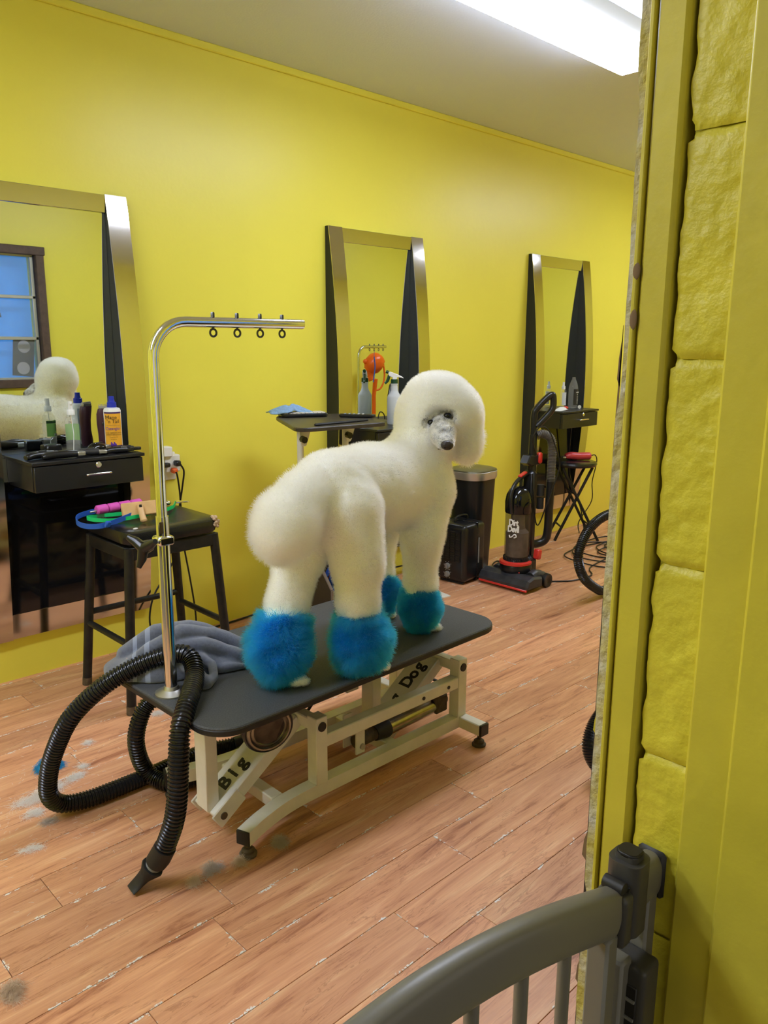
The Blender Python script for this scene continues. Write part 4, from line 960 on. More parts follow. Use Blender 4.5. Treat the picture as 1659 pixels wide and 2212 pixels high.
def body_sdf(Pw):
    P = to_local(Pw); d = smin(sd_white(P), sd_tail(P), .004)
    t = sd_top(P); t = np.maximum(t, -face_clear(P)); t = np.maximum(t, -eye_hole(P)); d = smin(d, t, .018)
    d = smin(d, sd_muz(P), .006)
    for i in range(4): d = smin(d, sd_pom(P, i), .008)
    d = np.minimum(d, sd_paw(P))
    return np.maximum(d, 0.0012-P[:, 2])
lo, hi = to_world([-.40, -.30, 0]), to_world([.72, .25, 0])
V, F = surface_nets(body_sdf, (0.92, 1.20, TZ-0.012), (1.96, 1.92, TZ+0.81), 0.0066)
mat('dog_skin', (0.86, 0.86, 0.85), 0.8); mat('dog_blue', (0.004, 0.13, 0.38), 0.8); mat('dog_face', (0.80, 0.79, 0.79), 0.7, var=1, vscale=60, col2=(0.14, 0.14, 0.15)); mat('dog_pink', (0.60, 0.42, 0.36), 0.8)
dog = thing('poodle', 'white standard poodle with bright blue feet standing on the black grooming table, looking back', 'dog', (1.45, 1.58, TZ))
L0 = to_local(V); ctr = V[F].mean(1); Lc = to_local(ctr)
def zones(P):
    w_ = np.minimum(np.minimum(sd_white(P), sd_tail(P)), sd_top(P)); z = np.zeros(len(P), int)
    pm = np.stack([sd_pom(P, i) for i in range(4)], 1); nb = 0.004*np.sin(P[:, 0]*90+1)*np.sin(P[:, 1]*85+P[:, 2]*30)
    zt = np.array([.185, .175, .135, .14])[pm.argmin(1)]
    blue = (pm.min(1) < .022) & (P[:, 2] + nb*2 < zt)
    z[blue] = 1
    mz = sd_muz(P); z[(mz < sd_top(P)+.002) & (mz < sd_white(P)) & (mz < .006) & (P[:, 2] > .5)] = 2
    z[sd_paw(P) < 0.0035] = 3
    tl = sd_tail(P); z[(z == 0) & (tl < sd_white(P)) & (tl < .02)] = 4
    z[(z == 0) & (sd_top(P) < sd_white(P)) & (P[:, 2] > .47)] = 5
    z[(eye_hole(P) < .010) & (P[:, 2] > .5) & (z != 2)] = 6
    return z, pm.argmin(1)
zf, pf = zones(Lc)
body = skin_object('body', V, F, ['dog_skin', 'dog_blue', 'dog_face'], dog)
body.data.polygons.foreach_set('material_index', np.select([zf == 1, (zf == 2) | (zf == 6)], [1, 2], 0).astype(np.int32))
for e in EYES:
    MB().ell(to_world(np.array(e)+np.array([-.007, -.004, -.001])), (.0125, .0125, .0090), None, 14).build('eye', 'eye', dog)
nt_ = to_world(MZ[2]); mdir = Vector(to_world(MZ[2])-to_world(MZ[1])).normalized()
side = mdir.cross(Vector((0.12, 0.0, 1.0))).normalized(); upn = side.cross(mdir); Rn = Matrix((side, mdir, upn)).transposed()
npos = Vector(nt_) + mdir*0.017 + upn*0.004
nose_ = MB().ell(npos, (0.0185, 0.013, 0.0145), Rn, 20)
nose_.build('nose', 'nose_skin', dog)
for s in (-1, 1): MB().ell(npos+side*0.0075*s+mdir*0.0105-upn*0.003, (0.0036, 0.003, 0.0032), Rn, 10).build('nostril', 'eye', dog)
MB().tube([Vector(nt_)-upn*0.0185+side*x+mdir*(0.010-abs(x)*0.45) for x in (-0.020, -0.012, 0, 0.012, 0.020)], 0.0022, 8).build('mouth', 'nose_skin', dog)

# fur: hair strands grown from the skin, length and lean by body region
def hair_mat(name, col, rough=0.5):
    m = bpy.data.materials.new(name); m.use_nodes = True; nt = m.node_tree
    h = nt.nodes.new('ShaderNodeBsdfHairPrincipled'); h.parametrization = 'COLOR'
    h.inputs['Color'].default_value = (*col, 1); h.inputs['Roughness'].default_value = rough; h.inputs['Radial Roughness'].default_value = 0.6
    h.inputs['Random Roughness'].default_value = 0.3
    nt.links.new(h.outputs[0], nt.nodes['Material Output'].inputs['Surface']); return m
H_WHITE = hair_mat('fur_white', (0.990, 0.991, 0.995)); H_BLUE = hair_mat('fur_blue', (0.003, 0.150, 0.46)); H_FACE = hair_mat('fur_face', (0.90, 0.89, 0.88))
N3, AR = mesh_normals(V, F)
def grow(sel, count, length, lean, curl, spread, clump=0.0, npts=4, seed=1):
    """strands on the selected faces; lean = extra world direction"""
    g = np.random.default_rng(seed); fi = np.where(sel)[0]
    if not len(fi): return np.zeros((0, npts, 3))
    p = AR[fi]/AR[fi].sum(); pick = fi[g.choice(len(fi), count, p=p)]
    uv = g.random((count, 2)); a, b, c, d = (V[F[pick, k]] for k in range(4)); na, nb, nc, nd = (N3[F[pick, k]] for k in range(4))
    u, v = uv[:, :1], uv[:, 1:]
    P0 = a*(1-u)*(1-v)+b*u*(1-v)+c*u*v+d*(1-u)*v; n = na*(1-u)*(1-v)+nb*u*(1-v)+nc*u*v+nd*(1-u)*v
    n /= np.maximum(np.linalg.norm(n, axis=1), 1e-6)[:, None]
    q = P0*55; cl = np.stack([np.sin(q[:, 1]*1.3+q[:, 2]*0.9+1)+np.sin(q[:, 0]*2.3-q[:, 2]*1.9), np.sin(q[:, 2]*1.2+q[:, 0]*1.1+2)+np.sin(q[:, 1]*2.2+q[:, 0]*1.6), np.sin(q[:, 0]*1.4-q[:, 1]*1.2)+np.sin(q[:, 2]*2.1+q[:, 1]*1.7)], 1)*0.5
    dr = n + np.array(lean) + cl*clump + g.normal(0, spread, (count, 3)); dr /= np.linalg.norm(dr, axis=1)[:, None]
    L_ = (length*(0.55+0.6*g.random(count)))[:, None]
    pts = [P0-n*0.002]; cur = P0.copy(); dcur = dr.copy()
    for k in range(1, npts):
        dcur = dcur + g.normal(0, curl, (count, 3)); dcur /= np.linalg.norm(dcur, axis=1)[:, None]
        cur = cur + dcur*L_/(npts-1); pts.append(cur.copy())
    out = np.stack(pts, 1); out[:, :, 2] = np.maximum(out[:, :, 2], TZ+0.002); return out
HQ = 1.0
tail_bits = grow(zf == 4, int(34000*HQ), 0.034, (-0.15, -0.1, -0.20), 0.26, 0.24, 0.32, 5, 2)
paw_hair = grow(zf == 3, int(5000*HQ), 0.005, (0, 0, -0.2), 0.3, 0.3, 0.2, 3, 9)
coat = grow(zf == 0, int(250000*HQ), 0.0130, (0, 0, -0.12), 0.34, 0.30, 0.34, 4, 3)
head = grow(zf == 5, int(125000*HQ), 0.015, (0, 0, 0.02), 0.38, 0.26, 0.26, 4, 4)
ear = grow((zf == 5) & (Lc[:, 2] < .60), int(9000*HQ), 0.026, (0, 0, -0.7), 0.30, 0.30, 0.35, 5, 5)
face = grow((zf == 2) & (eye_hole(Lc) > .006), int(6500*HQ), 0.0055, (0.1, 0.05, -0.35), 0.25, 0.35, 0.3, 3, 6)
for nm, P, m_, r_ in (('body_coat', coat, H_WHITE, .00036), ('paw_hair', paw_hair, H_WHITE, .0004), ('tail_fur', tail_bits, H_WHITE, .00042), ('topknot', head, H_WHITE, .00038), ('ear_fringe', ear, H_WHITE, .0005), ('muzzle_hair', face, H_FACE, .00035)):
    o = fur_object(nm, P, m_, dog, r_); o['kind'] = 'stuff'
for i in range(4):
    P = grow((zf == 1) & (pf == i), int(30000*HQ), 0.034 if i < 2 else 0.020, (0, 0, -0.40), 0.16, 0.24, 0.55, 5, 20+i)
    o = fur_object('leg_pompon', P, H_BLUE, dog, .0005); o['label'] = 'bright blue dyed pompon of fur'; o['kind'] = 'stuff'
# ================================================================ ALONG THE WALL
# overbed table with a tilting top
ob = thing('overbed_table', 'dark overbed side table holding a keyboard and remote, behind the poodle', 'side table', (2.05, 2.55, 0))
OZ = 0.952
poly = round_poly([(1.80, 2.335), (2.235, 2.30), (2.42, 2.70), (2.08, 2.87)], [0.09, 0.03, 0.10, 0.12], 8)
MB().prism(poly, 0.016, (0, 0, OZ-0.016), None, 0.003).build('tabletop', 'laminate_dark', ob)
MB().beam((1.92, 2.375, OZ+0.004), (2.215, 2.395, OZ+0.004), 0.018, 0.010, bev=0.004).build('book_stop', 'black_matte', ob)
for (x, y) in ((1.945, 2.50), (2.185, 2.50)):
    pst = MB().tube([(x, y, 0.03), (x, y, OZ-0.022)], 0.0135, 16).build('post', 'white_metal', ob)
    MB().prism(round_poly([(-0.022, 0.0), (0.04, 0.0), (0.012, -0.075), (-0.012, -0.075)], 0.012, 4), 0.006, (x+0.006, y-0.016, OZ-0.018), Matrix(((1, 0, 0), (0, 0, 1), (0, 1, 0)))).build('tilt_bracket', 'white_metal', pst)
    MB().tube([(x-0.004, y-0.018, OZ-0.062), (x-0.008, y-0.040, OZ-0.064)], 0.014, 8).build('tilt_knob', 'black_plastic', pst)
MB().beam((1.945, 2.25, 0.02), (1.945, 2.78, 0.02), 0.03, 0.03).beam((2.185, 2.25, 0.02), (2.185, 2.78, 0.02), 0.03, 0.03).beam((1.945, 2.5, 0.05), (2.185, 2.5, 0.05), 0.03, 0.03).build('base', 'white_metal', ob)
kb = thing('keyboard', 'small black keyboard with pale keys on the overbed table', 'keyboard', (2.09, 2.76, OZ))
Rk = Euler((0, 0, -0.40)).to_matrix(); kc = Vector((2.145, 2.735, OZ))
MB().prism(rounded(-0.105, -0.055, 0.105, 0.055, 0.03, 6), 0.014, kc+Vector((0, 0, 0.001)), Rk, 0.004).build('case', 'black_plastic', kb)
for i in range(10):
    for j in range(4):
        MB().box(kc+Rk @ Vector((-0.083+0.0185*i, -0.030+0.02*j, 0.0165)), (0.0155, 0.016, 0.005), Rk, 0.001).build('key', 'keys', kb)
rm = thing('remote_control', 'slim black remote control lying on the overbed table edge', 'remote', (2.30, 2.50, OZ))
Rr = Euler((0, 0, -0.95)).to_matrix(); rc = Vector((2.285, 2.535, OZ+0.008))
MB().prism(rounded(-0.08, -0.02, 0.08, 0.02, 0.015, 5), 0.014, rc-Vector((0, 0, 0.007)), Rr, 0.004).build('body', 'black_plastic', rm)
for i in range(5):
    for j in (-1, 1): MB().lathe([(0.004, 0), (0.004, 0.002), (0, 0.0025)], rc+Rr @ Vector((-0.055+0.02*i, 0.008*j, 0.007)), 8).build('button', 'label_grey' if i < 3 else 'white_plastic', rm)
vs = []; fs = []
for i in range(21):
    for j in range(15):
        u, v = i/20-0.5, j/14-0.5; p = Rk @ Vector((u*0.17, v*0.10, 0))
        zz = 0.016+0.044*max(0, 1-3.2*u*u-2.6*v*v)*(0.7+0.3*math.sin(u*13+v*7)*math.cos(v*11+1)) + 0.004*noise.noise(Vector((u*6, v*6, 2)))
        vs.append((2.105+p.x, 2.775+p.y+0.02*math.sin(u*9), OZ+max(0.004, zz)))
for i in range(20):
    for j in range(14): a = i*15+j; fs.append((a, a+15, a+16, a+1))
o = MB().add(vs, fs, True).build('cloth', 'blue_cloth'); md = o.modifiers.new('thick', 'SOLIDIFY'); md.thickness = 0.003
tag(o, 'crumpled pale blue cloth lying on the keyboard', 'cloth')

# storage bin with leads inside
bn = thing('storage_bin', 'brown open-fronted storage bin of leads behind the poodle\'s hind legs', 'bin', (2.32, 2.76, 0))
def panel(pts, th, m, nm='panel'):
    bm = bmesh.new(); vsx = [bm.verts.new(p) for p in pts]; f = bm.faces.new(vsx); bm.normal_update(); nrm = f.normal.copy()
    g = bmesh.ops.extrude_face_region(bm, geom=[f])
    for v in [e for e in g['geom'] if isinstance(e, bmesh.types.BMVert)]: v.co += nrm*th
    bmesh.ops.recalc_face_normals(bm, faces=bm.faces[:]); mb = MB(); mb._bm(bm); return mb.build(nm, m, bn)
panel([(2.225, 2.655, 0.0), (2.225, 2.94, 0.0), (2.225, 2.94, 0.36), (2.225, 2.82, 0.36), (2.225, 2.655, 0.155)], 0.014, 'bin_brown', 'side_panel')
panel([(2.56, 2.655, 0.0), (2.56, 2.94, 0.0), (2.56, 2.94, 0.36), (2.56, 2.82, 0.36), (2.56, 2.655, 0.155)], 0.014, 'bin_brown', 'side_panel')
MB().beam((2.232, 2.652, 0.155), (2.232, 2.82, 0.363), 0.018, 0.006).beam((2.232, 2.650, 0.155), (2.232, 2.650, 0.0), 0.018, 0.006, up=(0, 1, 0)).build('edge_trim', 'bin_edge', bn)
MB().box((2.40, 2.945, 0.18), (0.35, 0.012, 0.36)).build('back_panel', 'bin_brown', bn)
MB().box((2.40, 2.80, 0.012), (0.335, 0.29, 0.014)).build('bottom_panel', 'bin_brown', bn)
MB().box((2.40, 2.66, 0.05), (0.33, 0.012, 0.10)).build('front_lip', 'bin_brown', bn)
lds = [('blue_strap', [(2.27, 2.75, .05), (2.28, 2.72, .17), (2.31, 2.71, .25), (2.36, 2.73, .22), (2.34, 2.76, .12), (2.29, 2.74, .10), (2.28, 2.70, .20), (2.36, 2.72, .28), (2.42, 2.76, .15), (2.44, 2.80, .03)], 'tangled royal blue lead heaped in the brown bin'),
       ('blue_strap', [(2.45, 2.75, .03), (2.40, 2.73, .20), (2.33, 2.745, .24), (2.28, 2.75, .19), (2.30, 2.735, .13), (2.37, 2.74, .11), (2.46, 2.76, .22), (2.50, 2.78, .04)], 'blue lead looped at the right of the tangled lead in the bin'),
       ('red_strap', [(2.30, 2.78, .03), (2.29, 2.73, .18), (2.335, 2.712, .265), (2.39, 2.74, .30), (2.44, 2.80, .24), (2.46, 2.85, .03)], 'coral red strap among the blue leads in the bin')]
for m_, p, lb in lds: tag(strap('lead', p, m_, 0.024, '', th=0.003), lb, 'lead')
tag(MB().prism([(0, 0), (0.26, -0.03), (0.29, 0.17), (0.03, 0.20)], 0.006, (2.66, 2.56, 0.001)).build('paper_sheet', 'paper'), 'white sheet lying on the floor beside the heater', 'paper')

# trash can
tc_ = thing('trash_can', 'tall black step trash can with a steel-banded lid against the yellow wall', 'trash can', (3.40, 2.80, 0))
Rt = Euler((0, 0, 0.10)).to_matrix(); T0 = Vector((3.395, 2.80, 0))
def loft(levels, base, R, k=7):
    vs = []; fs = []; n = None
    for z, wx, wy, r in levels:
        pr = rounded(-wx, -wy, wx, wy, r, k); n = len(pr); vs += [base + R @ Vector((x, y, z)) for x, y in pr]
    for i in range(len(levels)-1):
        for j in range(n): fs.append((i*n+j, i*n+(j+1) % n, (i+1)*n+(j+1) % n, (i+1)*n+j))
    fs += [tuple(range(n))[::-1], tuple((len(levels)-1)*n+j for j in range(n))]
    return MB().add(vs, fs, True)
loft([(0.0, .088, .088, .06), (0.01, .092, .092, .065), (0.53, .118, .112, .08), (0.532, .118, .112, .08)], T0, Rt).build('body', 'can_black', tc_)
loft([(0.533, .123, .118, .085), (0.545, .128, .122, .09), (0.575, .128, .122, .09), (0.577, .126, .120, .088)], T0, Rt).build('steel_band', 'brushed_steel', tc_)
lid = loft([(0.577, .127, .121, .088), (0.584, .125, .119, .088), (0.592, .10, .095, .07), (0.594, .05, .05, .04)], T0, Rt).build('lid', 'lid_olive', tc_)
for dx in (0.045, 0.07): MB().box(T0+Rt @ Vector((dx, -0.03, 0.590)), (0.016, 0.012, 0.004), Rt).build('logo_mark', 'latch_dark', lid)
MB().box(T0+Rt @ Vector((0.02, -0.105, 0.018)), (0.07, 0.05, 0.012), Rt, 0.004).build('pedal', 'steel', tc_)

# heater
ht = thing('heater', 'small black utility heater with two dials on the floor before the trash can', 'heater', (3.19, 2.71, 0))
Rh = Euler((0, 0, 0.10)).to_matrix(); H0 = Vector((3.195, 2.705, 0))
MB().box(H0+Vector((0, 0, 0.170)), (0.20, 0.195, 0.318), Rh, 0.028, 4).build('case', 'black_plastic', ht)
for dx in (-0.07, 0.07): MB().box(H0+Rh @ Vector((dx, 0, 0.006)), (0.02, 0.15, 0.012), Rh, 0.002).build('foot', 'black_matte', ht)
MB().tube(smoothpath([H0+Rh @ Vector((-0.055, 0, 0.325)), H0+Rh @ Vector((-0.05, 0, 0.352)), H0+Rh @ Vector((0.0, 0, 0.360)), H0+Rh @ Vector((0.05, 0, 0.352)), H0+Rh @ Vector((0.055, 0, 0.325))], 5), 0.006, 8).build('handle', 'black_plastic', ht)
gr = MB().box(H0+Rh @ Vector((-0.1012, 0.0, 0.21)), (0.003, 0.135, 0.165), Rh).build('grille_recess', 'latch_dark', ht)
g = MB()
for k in range(12): g.box(H0+Rh @ Vector((-0.104, 0, 0.135+0.0135*k)), (0.003, 0.135, 0.0028), Rh)
for k in range(5): g.box(H0+Rh @ Vector((-0.104, -0.0675+0.0337*k, 0.21)), (0.004, 0.003, 0.165), Rh)
g.build('grille', 'black_plastic', gr)
for z in (0.095, 0.050):
    kb_ = MB().lathe([(0.017, 0), (0.016, 0.008), (0.012, 0.010)], H0+Rh @ Vector((-0.100, 0.012, z)), 20, Rh @ Euler((0, -PI/2, 0)).to_matrix()).box(H0+Rh @ Vector((-0.113, 0.012, z)), (0.008, 0.006, 0.028), Rh, 0.001).build('dial', 'grey_plastic', ht)
    for a in range(7):
        MB().box(H0+Rh @ Vector((-0.1005, 0.012+0.024*math.cos(a*0.8-2.2), z+0.024*math.sin(a*0.8-2.2)+0.0)), (0.001, 0.002, 0.004), Rh).build('dial_mark', 'ink_white', kb_)
MB().box(H0+Rh @ Vector((0.030, -0.0985, 0.175)), (0.008, 0.002, 0.14), Rh).build('side_label', 'grey_plastic', ht)
MB().box(H0+Rh @ Vector((0.018, 0, 0.170)), (0.006, 0.198, 0.322), Rh, 0.002).build('seam', 'black_gloss', ht)

# ---------------------------------------------------------------- upright vacuum
vc = thing('vacuum_cleaner', 'black and red upright vacuum cleaner with a smoky dust cup, by the folding stool', 'vacuum', (3.36, 2.43, 0))
VX, VY = 3.345, 2.440
# nozzle head
hd_ = MB()
prof = [(-0.125, 0.018), (-0.125, 0.040), (-0.105, 0.070), (-0.060, 0.082), (-0.02, 0.075), (0.02, 0.070), (0.02, 0.018)]
hd_.prism(prof, 0.325, (VX, VY+0.162, 0), Matrix(((1, 0, 0), (0, 0, -1), (0, 1, 0))), 0.010)
hd_.build('floor_head', 'vac_grey', vc)
MB().box((VX-0.123, VY-0.005, 0.020), (0.012, 0.315, 0.012), None, 0.003).build('bumper', 'red_plastic', vc)
for y in (-0.11, 0.11):
    MB().tube(smoothpath([(VX-0.02, VY+y, 0.062), (VX+0.03, VY+y, 0.072), (VX+0.075, VY+y*1.1, 0.055)], 5), [0.030]*5+[0.026]*6, 14).build('side_arm', 'vac_grey', vc)
    w_ = MB().lathe([(0.018, -0.014), (0.036, -0.014), (0.038, -0.008), (0.038, 0.008), (0.036, 0.014), (0.018, 0.014), (0.012, 0.010), (0, 0.010)], (VX+0.075, VY+y*1.32, 0.038), 26, (PI/2, 0, 0)).build('wheel', 'black_plastic', vc)
MB().box((VX-0.035, VY-0.02, 0.083), (0.05, 0.09, 0.006), (0, 0.15, 0), 0.002).build('red_strip', 'red_plastic', vc)
MB().lathe([(0.075, 0.07), (0.085, 0.085), (0.085, 0.115), (0.070, 0.135), (0.066, 0.150)], (VX, VY, 0), 30).box((VX+0.055, VY, 0.105), (0.08, 0.15, 0.10), None, 0.02).build('motor_base', 'black_plastic', vc)
for k in range(26):
    a = PI*0.55+PI*0.95*k/25
    MB().box((VX+0.070*math.cos(a), VY+0.070*math.sin(a), 0.148), (0.003, 0.004, 0.018), (0, 0, a)).build('vent_rib', 'black_matte', vc)
MB().lathe([(0.078, 0), (0.0865, 0.004), (0.0865, 0.016), (0.078, 0.020)], (VX-0.006, VY, 0.118), 30).build('release_lever', 'red_plastic', vc)
MB().box((VX+0.085, VY-0.075, 0.165), (0.035, 0.035, 0.055), (0, 0.2, 0), 0.006).build('pedal', 'red_plastic', vc)
MB().lathe([(0.064, 0.155), (0.067, 0.165), (0.067, 0.40), (0.066, 0.405)], (VX, VY, 0), 34).build('dust_cup', 'smoke_plastic', vc)
MB().lathe([(0.060, 0.162), (0.060, 0.29), (0.04, 0.31), (0.035, 0.40)], (VX, VY, 0), 24).build('dust', 'dust', vc)
MB().lathe([(0.068, 0.395), (0.070, 0.40), (0.071, 0.455), (0.065, 0.490), (0.050, 0.520), (0.028, 0.535), (0.0, 0.538)], (VX, VY, 0), 32).build('cup_lid', 'black_gloss', vc)
MB().tube(smoothpath([(VX-0.070, VY-0.01, 0.40), (VX-0.083, VY-0.01, 0.46), (VX-0.070, VY-0.005, 0.520), (VX-0.02, VY, 0.565), (VX+0.045, VY, 0.590), (VX+0.085, VY, 0.592)], 5), 0.011, 12).build('cup_handle', 'black_plastic', vc)
MB().box((VX+0.025, VY, 0.596), (0.06, 0.024, 0.012), (0, -0.32, 0), 0.004).build('handle_button', 'red_plastic', vc)
ca = math.radians(198); nrm = Vector((math.cos(ca), math.sin(ca), 0)).normalized(); tx = Vector((-nrm.y, nrm.x, 0)); lo_ = Vector((VX, VY, 0))+nrm*0.0682
for wd_, z_ in (('Dirt', 0.350), ('Devil', 0.316)): text_mesh(wd_, 0.046, 'lettering', 'ink_white', vc, frame_R(tx, (0, 0, 1)), lo_+Vector((0, 0, z_)), 0.0030, 0.72, 0, 'CENTER', 0.9, 0.03)
MB().tube(smoothpath([lo_+tx*x+Vector((0, 0, z)) for x, z in ((-0.022, 0.284), (-0.018, 0.272), (-0.006, 0.276), (0.002, 0.286), (0.012, 0.288), (0.016, 0.276), (0.004, 0.270))], 4), 0.0032, 8).build('logo_tail', 'ink_white', vc)
# spine, hooks, handle, hose
SXv = VX+0.105
MB().box((SXv-0.012, VY, 0.36), (0.05, 0.075, 0.50), None, 0.014).build('spine', 'black_plastic', vc)
MB().tube([(SXv, VY, 0.55), (SXv, VY, 0.80)], [0.026, 0.021], 16).build('shaft', 'black_plastic', vc)
MB().tube(smoothpath([(SXv, VY, 0.78), (SXv, VY, 0.90), (SXv+0.008, VY-0.008, 0.935), (SXv+0.045, VY-0.035, 0.985), (SXv+0.070, VY-0.055, 1.008), (SXv+0.080, VY-0.060, 0.990), (SXv+0.078, VY-0.058, 0.935), (SXv+0.045, VY-0.035, 0.885), (SXv+0.010, VY-0.010, 0.842)], 6), 0.0175, 14).build('handle_loop', 'black_plastic', vc)
MB().prism([(-0.055, 0.0), (-0.02, -0.018), (0.05, -0.018), (0.085, 0.010), (0.060, 0.038), (-0.03, 0.038)], 0.055, (SXv-0.02, VY+0.03, 0.655), Matrix(((1, 0, 0), (0, 0, -1), (0, 1, 0))), 0.006).build('cord_hook', 'black_plastic', vc)
MB().box((SXv+0.035, VY-0.02, 0.675), (0.030, 0.030, 0.06), None, 0.008).build('hose_catch', 'red_plastic', vc)
ribbed([(SXv+0.015, VY-0.015, 0.795), (SXv+0.040, VY-0.035, 0.803), (SXv+0.075, VY-0.06, 0.775), (SXv+0.085, VY-0.065, 0.71), (SXv+0.085, VY-0.065, 0.62), (SXv+0.085, VY-0.065, 0.545)], 0.022, 0.008, 14, 0.08).build('hose', 'vac_hose', vc)
MB().tube(smoothpath([(SXv+0.085, VY-0.065, 0.56), (SXv+0.082, VY-0.065, 0.40), (SXv+0.080, VY-0.065, 0.28), (SXv+0.070, VY-0.055, 0.225), (SXv+0.040, VY-0.030, 0.205), (SXv, VY-0.01, 0.205)], 6), 0.023, 16).build('wand', 'black_plastic', vc)
for z in (0.50, 0.43): MB().tube([(SXv+0.045, VY-0.03, z-0.03), (SXv+0.045, VY-0.03, z+0.03)], 0.020, 14).build('crevice_tool', 'black_matte', vc)
MB().tube(smoothpath([(SXv-0.01, VY-0.03, 0.70), (SXv-0.06, VY-0.04, 0.78), (SXv-0.03, VY-0.06, 0.845), (SXv+0.03, VY-0.08, 0.82), (SXv+0.07, VY-0.11, 0.70), (SXv+0.09, VY-0.11, 0.62), (SXv+0.03, VY-0.09, 0.45), (SXv-0.005, VY-0.05, 0.32), (SXv-0.06, VY-0.045, 0.60)], 7), 0.0036, 8).build('power_cord', 'cord', vc)

# ---------------------------------------------------------------- folding stool, red clipper
fs_ = thing('folding_stool', 'black folding stool with a round padded seat in front of the far mirror station', 'stool', (4.44, 2.84, 0))
FC = Vector((4.47, 2.825, 0)); SH = 0.515
MB().lathe([(0.10, -0.032), (0.138, -0.026), (0.146, -0.012), (0.142, 0.0), (0.12, 0.008), (0.0, 0.010)], FC+Vector((0, 0, SH)), 36).build('seat', 'black_vinyl', fs_)
e1 = Vector((0.75, -0.66, 0)).normalized(); e2 = Vector((e1.y, -e1.x, 0))*-1
for s in (-1, 1):
    MB().tube([FC+e2*0.085*s+e1*-0.10+Vector((0, 0, SH-0.03)), FC+e2*0.10*s+e1*0.155+Vector((0, 0, 0.0))], 0.0095, 12).build('leg', 'black_tube', fs_)
    MB().tube([FC+e2*0.070*s+e1*0.10+Vector((0, 0, SH-0.03)), FC+e2*0.085*s+e1*-0.130+Vector((0, 0, 0.0))], 0.0095, 12).build('leg', 'black_tube', fs_)
MB().tube([FC+e2*-0.093+e1*0.117+Vector((0, 0, 0.09)), FC+e2*0.093+e1*0.117+Vector((0, 0, 0.09))], 0.006, 10).build('stretcher', 'black_tube', fs_)
MB().tube([FC+e2*-0.078+e1*-0.088+Vector((0, 0, 0.09)), FC+e2*0.078+e1*-0.088+Vector((0, 0, 0.09))], 0.006, 10).build('stretcher', 'black_tube', fs_)
MB().tube([FC+e2*-0.078+e1*-0.01+Vector((0, 0, 0.31)), FC+e2*0.078+e1*-0.01+Vector((0, 0, 0.31))], 0.006, 10).build('stretcher', 'black_tube', fs_)
rc_ = thing('hair_clipper', 'red corded clipper lying on the folding stool', 'clipper', (4.48, 2.81, SH+0.010))
rd = Vector((0.80, -0.58, 0)).normalized(); rb = Vector((4.48, 2.81, SH+0.010+0.026))
MB().tube(smoothpath([rb-rd*0.085, rb-rd*0.05+Vector((0, 0, .004)), rb, rb+rd*0.05, rb+rd*0.085], 5), [0.016]+[0.0175+0.009*min(1, i/5) for i in range(1, 20)]+[0.022], 16, squash=(0.95, 1.1)).build('body', 'red_clipper', rc_)
MB().box(rb-rd*0.096-Vector((0, 0, 0.006)), (0.022, 0.040, 0.010), frame_R(rd, (-rd.y, rd.x, 0)), 0.002).build('blade', 'steel', rc_)
MB().tube(smoothpath([rb+rd*0.085, rb+rd*0.12+Vector((0, 0, .004)), rb+rd*0.15+Vector((0.02, 0.03, -0.05)), (4.66, 2.80, 0.36), (4.70, 2.82, 0.22), (4.62, 2.86, 0.08), (4.60, 2.84, 0.005)], 6), 0.0035, 8).build('cord', 'cord', rc_)
# cables: wall cord and coil on the floor
tag(MB().tube(smoothpath([(4.545, 2.90, 0.80), (4.548, 2.915, 0.70), (4.565, 2.93, 0.55), (4.60, 2.94, 0.40), (4.66, 2.93, 0.28), (4.70, 2.90, 0.15), (4.69, 2.86, 0.02), (4.62, 2.80, 0.004)], 6), 0.0042, 8).build('power_cord', 'cord'), 'black power cord hanging down the wall right of the far drawer', 'cord')
cc = []; g2 = np.random.default_rng(4)
for k in range(60):
    a = k*0.62; r_ = 0.16+0.10*math.sin(k*0.23)+0.04*g2.random(); cc.append((4.28+r_*1.35*math.cos(a)+0.004*k, 2.42+r_*0.95*math.sin(a), 0.0055+0.004*(k % 3)))
cc = [(3.47, 2.36, 0.005), (3.54, 2.30, 0.005), (3.62, 2.25, 0.005), (3.78, 2.24, 0.005), (3.95, 2.34, 0.005)] + cc
tag(MB().tube(smoothpath(cc, 5), 0.0042, 6).build('cord_tangle', 'cord'), 'long tangle of black cord coiled on the floor beyond the vacuum', 'cord')
tag(MB().tube(smoothpath([(3.44, 2.60, 0.006), (3.50, 2.72, 0.006), (3.62, 2.78, 0.006), (3.60, 2.68, 0.006), (3.52, 2.55, 0.006)], 8), 0.004, 6).build('floor_cable', 'cord'), 'loop of black cord on the floor between trash can and vacuum', 'cord')
tag(MB().tube(smoothpath([(1.70, 2.955, 0.005), (1.85, 2.965, 0.005), (2.0, 2.97, 0.008), (2.4, 2.972, 0.03), (2.8, 2.975, 0.055), (3.2, 2.975, 0.05)], 8), 0.0045, 8).build('wall_cord', 'cord'), 'black cord running along the foot of the yellow wall behind the poodle', 'cord')
